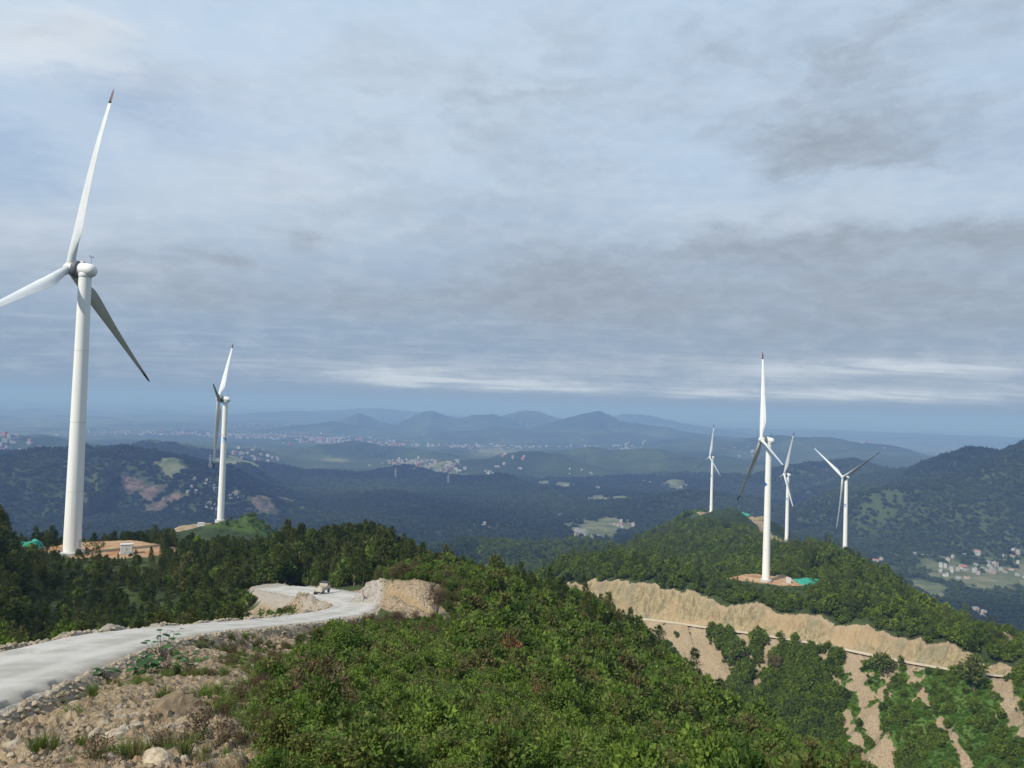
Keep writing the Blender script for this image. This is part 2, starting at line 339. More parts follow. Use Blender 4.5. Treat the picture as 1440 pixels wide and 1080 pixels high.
def ground(x, y):
    x = np.asarray(x, float); y = np.asarray(y, float)
    z, D, az = height0(x, y)
    z, soil, grav, orange, steep = carve(x, y, z, D)
    return z, soil, grav, orange, steep, D, az

def hit(px, py, dmin=6, dmax=30000):
    """where a sight line meets the ground"""
    d = sight(px, py); Ds = np.exp(np.linspace(math.log(dmin), math.log(dmax), 700))
    z = ground(d[0] * Ds, d[1] * Ds)[0]
    k = np.where(d[2] * Ds <= z)[0]
    if not len(k) : return None
    k = k[0]
    return np.array([d[0] * Ds[k], d[1] * Ds[k], z[k]])

def ground_at(x, y):
    return float(ground(np.array([x]), np.array([y]))[0][0])

CH_W = []
for c in CHUTES:
    pts = [hit(*p, dmin=285, dmax=700) for p in c[:-1]]
    pts = [p for p in pts if p is not None]
    if len(pts) > 1: CH_W.append((pts, c[-1] * .5))
def chute_mask(x, y):
    s = np.zeros(x.shape)
    for pts, w in CH_W:
        d, _, _, al = chain(x, y, pts)
        s = np.maximum(s, sstep(w * .85, w * .4, d + 3.4 * vnoise(al / 7, d / 6, 110) + 1.8 * vnoise(x / 2.4, y / 2.4, 111)))
    return s

# pale fields, scars: (px, py, radius across m, radius along m, kind)
PATCH = [(188, 684, 34, 42, 'pink'), (212, 694, 46, 40, 'pink'), (240, 702, 40, 34, 'pink'), (222, 712, 30, 40, 'scar'), (372, 712, 34, 60, 'scar'), (400, 704, 46, 60, 'scar'), (424, 714, 24, 50, 'scar'), (845, 703, 75, 190, 'field'), (870, 700, 55, 120, 'field'), (830, 742, 80, 170, 'field'), (862, 737, 66, 140, 'field'),
         (790, 683, 70, 260, 'field'), (765, 678, 60, 250, 'field'), (240, 652, 50, 60, 'field'), (1390, 812, 130, 120, 'field'), (1335, 803, 70, 130, 'field'), (1445, 808, 130, 120, 'field'), (600, 655, 160, 500, 'field'), (1222, 614, 60, 150, 'scar'), (950, 683, 70, 140, 'field'),
         (470, 648, 110, 260, 'field'), (1310, 830, 45, 90, 'field'), (330, 652, 120, 250, 'field'), (700, 636, 250, 900, 'field')]
PATCH_W = []
for px, py, a, b, k in PATCH:
    p = hit(px, py, dmin=1400)
    if p is not None: PATCH_W.append((p, a, b, k))

def patch_masks(x, y):
    fld = np.zeros(x.shape); pink = np.zeros(x.shape)
    n = fbm(x / 70, y / 70, 4, 120)
    for p, a, b, k in PATCH_W:
        D = math.hypot(p[0], p[1]); ux, uy = p[0] / D, p[1] / D
        u = (x - p[0]) * ux + (y - p[1]) * uy; v = -(x - p[0]) * uy + (y - p[1]) * ux
        r = np.sqrt((u / b) ** 2 + (v / a) ** 2) + n * .9
        s = sstep(1.1, .75, r)
        if k == 'field': fld = np.maximum(fld, s)
        else: pink = np.maximum(pink, s * (1.0 if k == 'pink' else .8))
    return fld, pink

# ------------------------------------------------------------------ helpers: objects and materials
def link(o, parent=None):
    COL.objects.link(o)
    if parent is not None: o.parent = parent
    return o
def tag(o, label=None, cat=None, group=None, kind=None):
    for k, v in (('label', label), ('category', cat), ('group', group), ('kind', kind)):
        if v: o[k] = v
    return o
def empty(name, loc, rz=0, label=None, cat=None, group=None):
    o = bpy.data.objects.new(name, None); o.empty_display_size = .5; link(o)
    o.location = loc; o.rotation_euler = (0, 0, rz)
    return tag(o, label, cat, group)
def mesh_np(name, V, Fc, mats, midx=None, smooth=True):
    """mesh from arrays; Fc an (n,3) or (n,4) array or a list of index tuples"""
    me = bpy.data.meshes.new(name)
    if isinstance(Fc, np.ndarray):
        V = np.asarray(V, np.float32); n, k = Fc.shape
        me.vertices.add(len(V)); me.vertices.foreach_set('co', V.ravel())
        me.loops.add(n * k); me.loops.foreach_set('vertex_index', Fc.astype(np.int32).ravel())
        me.polygons.add(n); me.polygons.foreach_set('loop_start', np.arange(0, n * k, k, dtype=np.int32))
        me.update(calc_edges=True)
    else:
        me.from_pydata([tuple(v) for v in V], [], [tuple(f) for f in Fc]); me.update()
    for m in (mats if isinstance(mats, (list, tuple)) else [mats]): me.materials.append(m)
    if midx is not None: me.polygons.foreach_set('material_index', np.asarray(midx, np.int32))
    me.polygons.foreach_set('use_smooth', np.full(len(me.polygons), smooth, bool))
    return me

class MB:
    """collects shapes into one mesh"""
    def __init__(s): s.v = []; s.f = []; s.m = []
    def add(s, V, Fc, mi=0):
        o = len(s.v); s.v += [tuple(map(float, p)) for p in V]; s.f += [tuple(int(i) + o for i in f) for f in Fc]; s.m += [mi] * len(Fc); return s
    def box(s, c, sz, mi=0, bevel=0, rz=0, taper=1.0):
        hx, hy, hz = sz[0] / 2, sz[1] / 2, sz[2] / 2
        b = min(bevel, hx * .9, hy * .9, hz * .9)
        if b <= 0:
            V = [(sx * hx * (taper if sz_ > 0 else 1), sy * hy * (taper if sz_ > 0 else 1), sz_ * hz) for sz_ in (-1, 1) for sx, sy in ((-1, -1), (1, -1), (1, 1), (-1, 1))]
            Fc = [(3, 2, 1, 0), (4, 5, 6, 7)] + [(i, (i + 1) % 4, 4 + (i + 1) % 4, 4 + i) for i in range(4)]
        else:
            V = []; Fc = []
            rings = [(-hz, b), (-hz + b, 0), (hz - b, 0), (hz, b)]
            for z, ins in rings:
                X, Y = hx - ins, hy - ins
                V += [(-X + b, -Y, z), (X - b, -Y, z), (X, -Y + b, z), (X, Y - b, z), (X - b, Y, z), (-X + b, Y, z), (-X, Y - b, z), (-X, -Y + b, z)]
            for k in range(3): Fc += [(k * 8 + i, k * 8 + (i + 1) % 8, k * 8 + 8 + (i + 1) % 8, k * 8 + 8 + i) for i in range(8)]
            Fc += [tuple(range(7, -1, -1)), tuple(range(24, 32))]
        cr, sr = math.cos(rz), math.sin(rz)
        V = [(c[0] + x * cr - y * sr, c[1] + x * sr + y * cr, c[2] + z) for x, y, z in V]
        return s.add(V, Fc, mi)
    def lathe(s, prof, n=24, M=None, mi=0, cap=True):
        """prof: (radius, z) pairs turned round z, then moved by the matrix M"""
        V = [(r * math.cos(2 * math.pi * i / n), r * math.sin(2 * math.pi * i / n), z) for r, z in prof for i in range(n)]
        Fc = [(k * n + i, k * n + (i + 1) % n, (k + 1) * n + (i + 1) % n, (k + 1) * n + i) for k in range(len(prof) - 1) for i in range(n)]
        if cap: Fc += [tuple(range(n - 1, -1, -1)), tuple(range((len(prof) - 1) * n, len(prof) * n))]
        if M is not None: V = [tuple(M @ Vector(v)) for v in V]
        return s.add(V, Fc, mi)
    def tube(s, a, b, r0, r1=None, n=8, mi=0):
        a = Vector(a); b = Vector(b); r1 = r0 if r1 is None else r1
        q = (b - a).to_track_quat('Z', 'Y').to_matrix().to_4x4()
        return s.lathe([(r0, 0), (r1, (b - a).length)], n, Matrix.Translation(a) @ q, mi)
    def mesh(s, name, mats, smooth=False):
        return mesh_np(name, s.v, s.f, mats, s.m, smooth)
    def build(s, name, mats, parent=None, smooth=False):
        me = s.mesh(name, mats, smooth)
        if smooth:
            try: me.set_sharp_from_angle(angle=math.radians(40))
            except Exception: pass
        return link(bpy.data.objects.new(name, me), parent)

class NT:
    """short hand for node trees"""
    def __init__(s, tree): s.t = tree; s.n = tree.nodes; s.l = tree.links
    def new(s, typ, ins=None, **kw):
        n = s.n.new(typ)
        for k, v in kw.items(): setattr(n, k, v)
        for k, v in (ins or {}).items(): s.put(n.inputs[k], v)
        return n
    def put(s, sock, v):
        if isinstance(v, bpy.types.NodeSocket): s.l.new(v, sock)
        else: sock.default_value = v
    def math(s, op, a, b=0.0, c=None, clamp=False):
        n = s.n.new('ShaderNodeMath'); n.operation = op; n.use_clamp = clamp
        s.put(n.inputs[0], a); s.put(n.inputs[1], b)
        if c is not None: s.put(n.inputs[2], c)
        return n.outputs[0]
    def vmath(s, op, a, b=None, c=None):
        n = s.n.new('ShaderNodeVectorMath'); n.operation = op; s.put(n.inputs[0], a)
        if b is not None: s.put(n.inputs[1], b)
        if c is not None: s.put(n.inputs[2], c)
        return n.outputs['Value'] if op in ('DOT_PRODUCT', 'LENGTH') else n.outputs[0]
    def mix(s, f, a, b, mode='MIX'):
        n = s.n.new('ShaderNodeMix'); n.data_type = 'RGBA'; n.blend_type = mode
        s.put(n.inputs[0], f); s.put(n.inputs[6], a if isinstance(a, bpy.types.NodeSocket) else rgba(a)); s.put(n.inputs[7], b if isinstance(b, bpy.types.NodeSocket) else rgba(b))
        return n.outputs[2]
    def noise(s, vec, scale, detail=4, rough=.55, dist=0):
        n = s.new('ShaderNodeTexNoise', {'Scale': scale, 'Detail': detail, 'Roughness': rough, 'Distortion': dist})
        if vec is not None: s.put(n.inputs['Vector'], vec)
        return n.outputs['Fac']
    def ramp(s, f, a, b, lo=0.0, hi=1.0, smooth=True):
        n = s.new('ShaderNodeMapRange', {'From Min': a, 'From Max': b, 'To Min': lo, 'To Max': hi}, interpolation_type='SMOOTHSTEP' if smooth else 'LINEAR')
        s.put(n.inputs['Value'], f); return n.outputs['Result']
    def attr(s, name):
        return s.new('ShaderNodeAttribute', attribute_name=name).outputs['Fac']
def rgba(c): return (c[0], c[1], c[2], 1.0)

def material(name):
    m = bpy.data.materials.new(name); m.use_nodes = True
    t = NT(m.node_tree); b = m.node_tree.nodes['Principled BSDF']
    b.inputs['Specular IOR Level'].default_value = .25
    return m, t, b
def simple(name, c, rough=.6, var=.12, scale=3.0, metal=0.0, spec=.3, bump=0.0):
    m, t, b = material(name)
    pos = t.new('ShaderNodeTexCoord').outputs['Object']
    n = t.noise(pos, scale, 5)
    k = t.ramp(n, .3, .7, 1 - var, 1 + var)
    t.put(b.inputs['Base Color'], t.mix(1.0, t.new('ShaderNodeRGB').outputs[0], k, 'MULTIPLY'))
    [x for x in t.n if x.type == 'RGB'][0].outputs[0].default_value = rgba(c)
    b.inputs['Roughness'].default_value = rough; b.inputs['Metallic'].default_value = metal; b.inputs['Specular IOR Level'].default_value = spec
    if bump:
        t.put(b.inputs['Normal'], t.new('ShaderNodeBump', {'Strength': .6, 'Distance': bump, 'Height': n}).outputs[0])
    return m

def leaf_material(name, cols, tw=.25, loc_scale=.05, hue_patch=.6):
    """leaves: the colour differs from plant to plant and in patches over the hillside"""
    m, t, b = material(name)
    oi = t.new('ShaderNodeObjectInfo')
    patch = t.noise(oi.outputs['Location'], loc_scale, 3)
    pos = t.new('ShaderNodeTexCoord').outputs['Object']
    clump = t.noise(pos, 1.6, 2)
    f = t.math('ADD', t.math('MULTIPLY', t.ramp(patch, .3, .7), hue_patch), t.math('MULTIPLY', oi.outputs['Random'], 1 - hue_patch))
    f = t.math('ADD', f, t.math('MULTIPLY', t.math('SUBTRACT', clump, .5), .7), clamp=True)
    r = t.new('ShaderNodeValToRGB'); cr = r.color_ramp
    while len(cr.elements) < len(cols): cr.elements.new(.5)
    for i, c in enumerate(cols): cr.elements[i].position = i / (len(cols) - 1); cr.elements[i].color = rgba(c)
    t.put(r.inputs[0], f)
    leaf = t.new('ShaderNodeNewGeometry').outputs['Random Per Island']
    col = t.mix(1.0, r.outputs[0], t.ramp(leaf, 0, 1, .62, 1.38, False), 'MULTIPLY')
    t.put(b.inputs['Base Color'], col); b.inputs['Roughness'].default_value = .65; b.inputs['Specular IOR Level'].default_value = .15
    if tw:
        tr = t.new('ShaderNodeBsdfTranslucent'); t.put(tr.inputs['Color'], col)
        mx = t.new('ShaderNodeMixShader', {0: tw}); t.l.new(b.outputs[0], mx.inputs[1]); t.l.new(tr.outputs[0], mx.inputs[2])
        t.l.new(mx.outputs[0], t.n['Material Output'].inputs['Surface'])
    return m

M = {}
def make_materials():
    M['white'] = simple('turbine_white', (.74, .735, .70), .42, .05, .25, spec=.4)
    m_ = M['white']; t_ = NT(m_.node_tree); b_ = m_.node_tree.nodes['Principled BSDF']
    st = t_.noise(t_.vmath('MULTIPLY', t_.new('ShaderNodeTexCoord').outputs['Object'], (1.3, 1.3, .035)), 1.0, 6, .65)
    t_.put(b_.inputs['Base Color'], t_.mix(t_.math('MULTIPLY', t_.ramp(st, .48, .72), .45), (.75, .74, .70), (.52, .51, .47)))
    M['seam'] = simple('tower_seam', (.5, .5, .48), .6, .1)
    M['blade'] = simple('blade_white', (.56, .575, .57), .45, .05, .4, spec=.4)
    M['ring'] = simple('generator_grey', (.10, .105, .11), .6, .15)
    M['tip'] = simple('blade_tip_dark_red', (.07, .022, .025), .5, .15)
    M['dark'] = simple('dark_metal', (.04, .04, .045), .6, .2)
    M['blue'] = simple('logo_blue', (.015, .13, .42), .5, .04)
    M['pale'] = simple('logo_pale', (.45, .63, .78), .5, .04)
    M['orange'] = simple('logo_orange', (.55, .2, .06), .5, .04)
    M['cabinet'] = simple('cabinet_grey', (.5, .53, .54), .55, .1)
    M['net'] = simple('green_netting', (.03, .25, .17), .8, .45, .9, bump=.15)
    M['concrete'] = simple('concrete', (.42, .41, .38), .85, .15, 1.2)
    M['bark'] = simple('bark', (.10, .075, .055), .9, .35, 3, bump=.03)
    M['palebark'] = simple('pale_bark', (.2, .17, .14), .9, .3, 3)
    M['conifer'] = leaf_material('conifer_needles', [(0.0228, 0.0391, 0.0105), (0.0399, 0.0618, 0.0143), (0.0617, 0.0876, 0.0167), (0.0902, 0.0948, 0.0248), (0.095, 0.1288, 0.0211)], .15, .05, .4)
    M['leaf'] = leaf_material('broad_leaves', [(0.033, 0.0696, 0.0149), (0.0682, 0.1218, 0.0207), (0.1375, 0.1369, 0.0414), (0.0968, 0.1647, 0.0253), (0.165, 0.2262, 0.0391), (0.0726, 0.1299, 0.023), (0.1485, 0.116, 0.0483), (0.11, 0.1682, 0.0299), (0.055, 0.1044, 0.0207)], .35, .09, .4)
    M['ridge_leaf'] = leaf_material('ridge_leaves', [(0.0342, 0.0577, 0.0112), (0.0712, 0.1133, 0.0149), (0.1187, 0.1648, 0.0186), (0.0712, 0.1081, 0.0161), (0.209, 0.2678, 0.031)], .25, .02, .55)
    M['lush'] = leaf_material('lush_grass', [(0.0617, 0.1236, 0.0136), (0.095, 0.1751, 0.0186), (0.1377, 0.2215, 0.0248)], .3, .05, .5)
    M['far_leaf'] = leaf_material('distant_leaves', [(.010, .021, .010), (.018, .034, .013), (.036, .058, .02), (.07, .095, .03)], 0, .0011, .72)  # wide dark-to-pale patches put sun and cloud shadow into the leaf colour
    M['big_leaf'] = leaf_material('large_leaves', [(.05, .12, .035), (.07, .16, .05)], .3)
    M['lime_leaf'] = leaf_material('lime_leaves', [(.07, .15, .02), (.11, .2, .03)], .35)
    M['dry'] = leaf_material('dry_twigs', [(.075, .05, .03), (.11, .075, .042), (.13, .10, .05)], .15)
    M['rust'] = leaf_material('rust_leaves', [(.13, .062, .03), (.17, .085, .04)], .2)
    M['red'] = leaf_material('red_leaves', [(.24, .03, .035), (.3, .05, .05)], .2)
    M['grass'] = leaf_material('grass_blades', [(.06, .10, .02), (.11, .14, .03), (.16, .14, .06)], .3, .3, .4)
    M['clod'] = simple('earth_clod', (.29, .225, .145), .95, .3, 3, bump=.05)
    M['rock'] = simple('rock_brown', (.16, .12, .075), .9, .35, 2.2, bump=.05)
    M['rockpale'] = simple('rock_pale', (.36, .295, .205), .9, .25, 2.5, bump=.04)
    M['rubble'] = simple('rubble_grey', (.33, .28, .21), .9, .3, 2.0, bump=.04)
    M['wall'] = simple('house_wall', (.38, .375, .36), .8, .12, .2)
    M['walltan'] = simple('house_wall_tan', (.36, .31, .25), .85, .15, .2); M['walltown'] = simple('town_wall', (.30, .29, .28), .85, .25, .05)
    M['roofgrey'] = simple('roof_grey', (.22, .22, .23), .8, .2, .3)
    M['roofred'] = simple('roof_red', (.3, .13, .10), .8, .2, .3)
    M['truckbody'] = simple('truck_tan', (.42, .38, .31), .6, .2, 2)
    M['truckdark'] = simple('truck_dark', (.035, .036, .038), .6, .2, 2)
    M['tyre'] = simple('tyre', (.03, .029, .028), .85, .2, 5)
    M['glass'] = simple('cab_glass', (.03, .035, .04), .12, .0, 1, spec=.6)
make_materials()

# ground ------------------------------------------------------------------
def ground_material():
    m, t, b = material('ground_cover')
    pos = t.new('ShaderNodeNewGeometry').outputs['Position']
    soil, grav, org, pink, fld, far, steep = [t.attr(k) for k in ('soil', 'gravel', 'orange', 'scar', 'field', 'far', 'steep')]
    n_big = t.noise(pos, .0035, 6, .6); n_mid = t.noise(pos, .11, 6, .6); n_fine = t.noise(pos, 1.7, 7, .65); n_grit = t.noise(pos, 9.0, 4, .7)
    # low growth and leaf litter under the plants
    under = t.mix(t.ramp(n_mid, .35, .65), (.04, .058, .02), (.075, .095, .032))
    under = t.mix(t.math('MULTIPLY', t.ramp(n_fine, .5, .75), .55), under, (.085, .07, .04))
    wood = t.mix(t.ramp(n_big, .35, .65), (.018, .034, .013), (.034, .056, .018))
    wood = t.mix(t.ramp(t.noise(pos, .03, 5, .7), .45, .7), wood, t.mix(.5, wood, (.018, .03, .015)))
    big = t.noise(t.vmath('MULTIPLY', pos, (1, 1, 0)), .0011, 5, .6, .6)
    wood = t.mix(t.math('MULTIPLY', t.ramp(big, .42, .58), .8), wood, t.mix(t.ramp(n_big, .35, .65), (.038, .058, .021), (.075, .10, .034)))  # broad dark and pale forest patches, painted in place of cloud shadows
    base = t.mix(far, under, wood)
    # bare earth
    s1 = t.mix(t.ramp(n_mid, .3, .7), (.31, .222, .128), (.385, .295, .185))
    s1 = t.mix(t.ramp(n_fine, .45, .6), s1, (.205, .15, .09)); s1 = t.mix(t.math('MULTIPLY', t.ramp(t.noise(pos, 3.3, 6, .7), .5, .62), .75), s1, (.43, .36, .285))
    s1 = t.mix(t.math('MULTIPLY', t.ramp(t.noise(pos, .55, 5, .6), .52, .7), .6), s1, (.34, .235, .15))
    s1 = t.mix(t.math('MULTIPLY', t.ramp(n_grit, .58, .75), .5), s1, (.43, .37, .30))
    rill = t.noise(t.vmath('MULTIPLY', pos, (1, 1, .10)), .55, 7, .75)
    s2 = t.mix(t.ramp(rill, .32, .62), (.15, .12, .065), (.335, .27, .155))
    s2 = t.mix(t.math('MULTIPLY', t.ramp(t.noise(pos, .035, 4), .48, .6), .75), s2, (.37, .26, .15)); s2 = t.mix(t.math('MULTIPLY', t.ramp(t.noise(t.vmath('MULTIPLY', pos, (1, 1, .3)), .09, 5, .7), .5, .6), .6), s2, (.20, .185, .12))
    s = t.mix(t.math('MAXIMUM', steep, t.math('MULTIPLY', far, .75)), s1, s2)
    s = t.mix(org, s, t.mix(t.ramp(n_mid, .35, .65), (.37, .18, .09), (.44, .31, .18)))
    g = t.mix(t.ramp(n_fine, .35, .65), (.30, .27, .225), (.42, .385, .335))
    pk = t.mix(t.ramp(t.noise(pos, .03, 6, .75), .42, .6), (.06, .05, .04), (.19, .135, .11))
    fd = t.mix(t.ramp(t.noise(pos, .012, 5, .7), .35, .65), (.085, .11, .045), (.21, .20, .115))
    vor = t.new('ShaderNodeTexVoronoi', {'Scale': .022}); t.put(vor.inputs['Vector'], pos)
    fd = t.mix(.45, fd, t.mix(t.ramp(vor.outputs['Color'], .2, .8), (.06, .095, .035), (.24, .22, .13)))
    base = t.mix(t.math('MULTIPLY', t.attr('lush'), t.ramp(far, .5, .75, .9, .3)), base, t.mix(t.ramp(n_mid, .35, .65), (.06, .115, .022), (.095, .155, .03)))
    c = t.mix(fld, base, fd); c = t.mix(pink, c, pk)
    tot = t.math('MAXIMUM', soil, org)
    edge = t.ramp(t.math('ADD', t.math('ADD', tot, t.math('MULTIPLY', t.math('SUBTRACT', n_fine, .5), .8)), t.math('MULTIPLY', t.math('SUBTRACT', t.noise(pos, .32, 5, .7), .5), 1.1)), .35, .62)
    c = t.mix(edge, c, s); c = t.mix(grav, c, g)
    t.put(b.inputs['Base Color'], c); b.inputs['Roughness'].default_value = .92; b.inputs['Specular IOR Level'].default_value = .12
    vo = t.new('ShaderNodeTexVoronoi', {'Scale': 3.2}); t.put(vo.inputs['Vector'], t.vmath('MULTIPLY_ADD', t.new('ShaderNodeTexNoise', {'Scale': 2.0}).outputs['Color'], (.35, .35, .35), pos))
    h = t.math('ADD', t.math('MULTIPLY', n_fine, 1.0), t.math('MULTIPLY', n_grit, .4)); h = t.math('ADD', h, t.math('MULTIPLY', vo.outputs['Distance'], -.5))
    b1 = t.new('ShaderNodeBump', {'Strength': 1.0, 'Distance': .3, 'Height': h})
    t.put(b1.inputs['Strength'], t.ramp(far, 0, 1, 1.0, 0.0))
    fh = t.noise(pos, .045, 5, .75)
    b2 = t.new('ShaderNodeBump', {'Distance': 14.0, 'Height': fh}); t.put(b2.inputs['Strength'], t.math('MULTIPLY', far, .9)); t.put(b2.inputs['Normal'], b1.outputs[0])
    t.put(b.inputs['Normal'], b2.outputs[0])
    return m

def azpx(x, y): return 720 + FPX * x / np.maximum(y, 1e-3)
def build_terrain():
    a = np.radians(np.concatenate([np.arange(-36.2, 36.2, .078)])); 
    out = np.radians(np.concatenate([np.arange(37, 60, 1.0), np.arange(60, 180, 5.0)]))
    az = np.concatenate([-out[::-1], a, out]); az = np.concatenate([[-math.pi], az])
    ld = []; d = math.log(.8)
    while d < math.log(48000):
        D = math.exp(d); ld.append(d)
        d += .03 if D < 7 else .0065 if D < 180 else .0055 if D < 345 else .0013 if D < 500 else .0055 if D < 2500 else .0075 if D < 9000 else .012
    R = np.exp(np.array(ld)); nr, na = len(R), len(az)
    A2, R2 = np.meshgrid(az, R)
    x = (np.sin(A2) * R2).ravel(); y = (np.cos(A2) * R2).ravel()
    z, soil, grav, orange, steep, D, azf = ground(x, y)
    m = np.where((D > 270) & (D < 520) & (x > 0))[0]
    soil[m] = np.maximum(soil[m], chute_mask(x[m], y[m]))
    fld = np.zeros(x.shape); pink = np.zeros(x.shape)
    m = np.where(D > 1300)[0]; fld[m], pink[m] = patch_masks(x[m], y[m])
    flat = sstep(9, 2, z - far_base(D)) * sstep(2200, 2600, D) * sstep(-.05, .2, fbm(x / 420, y / 420, 4, 130))
    flat = np.maximum(flat, sstep(26, 8, z - far_base(D)) * sstep(4200, 5600, D) * sstep(-.35, .1, fbm(x / 420, y / 420, 4, 130)))
    fld = np.maximum(fld, flat * .95)
    # clods and lumps
    m = np.where((D < 200))[0]; w = np.maximum(soil[m], grav[m] * .35) * (1 - steep[m] * .5)
    xm, ym, Dm = x[m], y[m], D[m]
    road_d, _, _, _ = chain(xm, ym, ROAD1); w = w * sstep(W1 - .3, W1 + .8, road_d) 
    wx = xm + .5 * vnoise(xm / .9, ym / .9, 148); wy = ym + .5 * vnoise(xm / .9, ym / .9, 149)
    lump = .26 * fbm(xm / 2.6, ym / 2.6, 3, 140) + .15 * (.5 - np.abs(vnoise(wx / .9, wy / .9, 143))) + .13 * (.5 - np.abs(vnoise(wx / .42, wy / .42, 144))) + .10 * vnoise(wx / .2, wy / .2, 145) * sstep(80, 30, Dm) + .06 * vnoise(wx / .09, wy / .09, 150) * sstep(40, 18, Dm)
    crack = -.10 * sstep(.12, 0, np.abs(vnoise(xm / 1.1 + .4 * vnoise(xm, ym, 147), ym / 1.1, 146)))
    z[m] += w * (lump + crack) * sstep(2, 8, Dm)
    m = np.where((D > 285) & (D < 470) & (x > 100))[0]; cm = sstep(.2, .8, soil[m]) * (1 - steep[m]); z[m] -= cm * (.5 + .9 * np.abs(vnoise(x[m] / 3.2, y[m] / 14, 160)) + .5 * np.abs(vnoise(x[m] / 1.3, y[m] / 6, 161)) - .5 * np.maximum(vnoise(x[m] / 1.8, y[m] / 1.8, 162), 0))
    V = np.stack([x, y, z], 1); V = np.vstack([V, [[0, 0, -1.72]]])
    i = np.arange(nr - 1)[:, None] * na; j = np.arange(na)[None]; j2 = (j + 1) % na
    Q = np.stack([i + j, i + j2, i + na + j2, i + na + j], -1).reshape(-1, 4)[:, ::-1]
    me = mesh_np('ground', V, Q, [ground_material()])
    far = sstep(250, 700, D); lush = np.zeros(x.shape); m = np.where((D > 285) & (D < 450) & (x > 120))[0]; dl, _, sl, _ = chain(x[m], y[m], ROAD2L); lush[m] = (sl < 0) * sstep(440, 455, azpx(x[m], y[m]) - 735)
    for c_, r_, h_ in (MOUNDS[2], MOUNDS[3]): lush = np.maximum(lush, sstep(r_ * 2.2, r_ * 1.6, np.hypot(x - c_[0], y - c_[1])))
    for nm, arr in (('soil', soil), ('gravel', grav), ('orange', orange), ('scar', pink), ('field', fld), ('far', far), ('lush', lush), ('steep', steep)):
        at_ = me.attributes.new(nm, 'FLOAT', 'POINT'); at_.data.foreach_set('value', np.append(arr, 0).astype(np.float32))
    o = link(bpy.data.objects.new('ground', me)); tag(o, kind='structure')
    # line of sight: highest ground seen so far along each bearing
    el = (z / D).reshape(nr, na); run = np.maximum.accumulate(el, 0)
    return dict(az=az, ld=np.log(R), run=run)
TER = build_terrain()

def visible(x, y, ztop, margin=0.0):
    az = np.arctan2(x, y); D = np.hypot(x, y)
    ia = np.clip(np.searchsorted(TER['az'], az), 0, len(TER['az']) - 1); ir = np.clip(np.searchsorted(TER['ld'], np.log(D)) - 2, 0, len(TER['ld']) - 1)
    return (ztop + margin) / D > TER['run'][ir, ia]
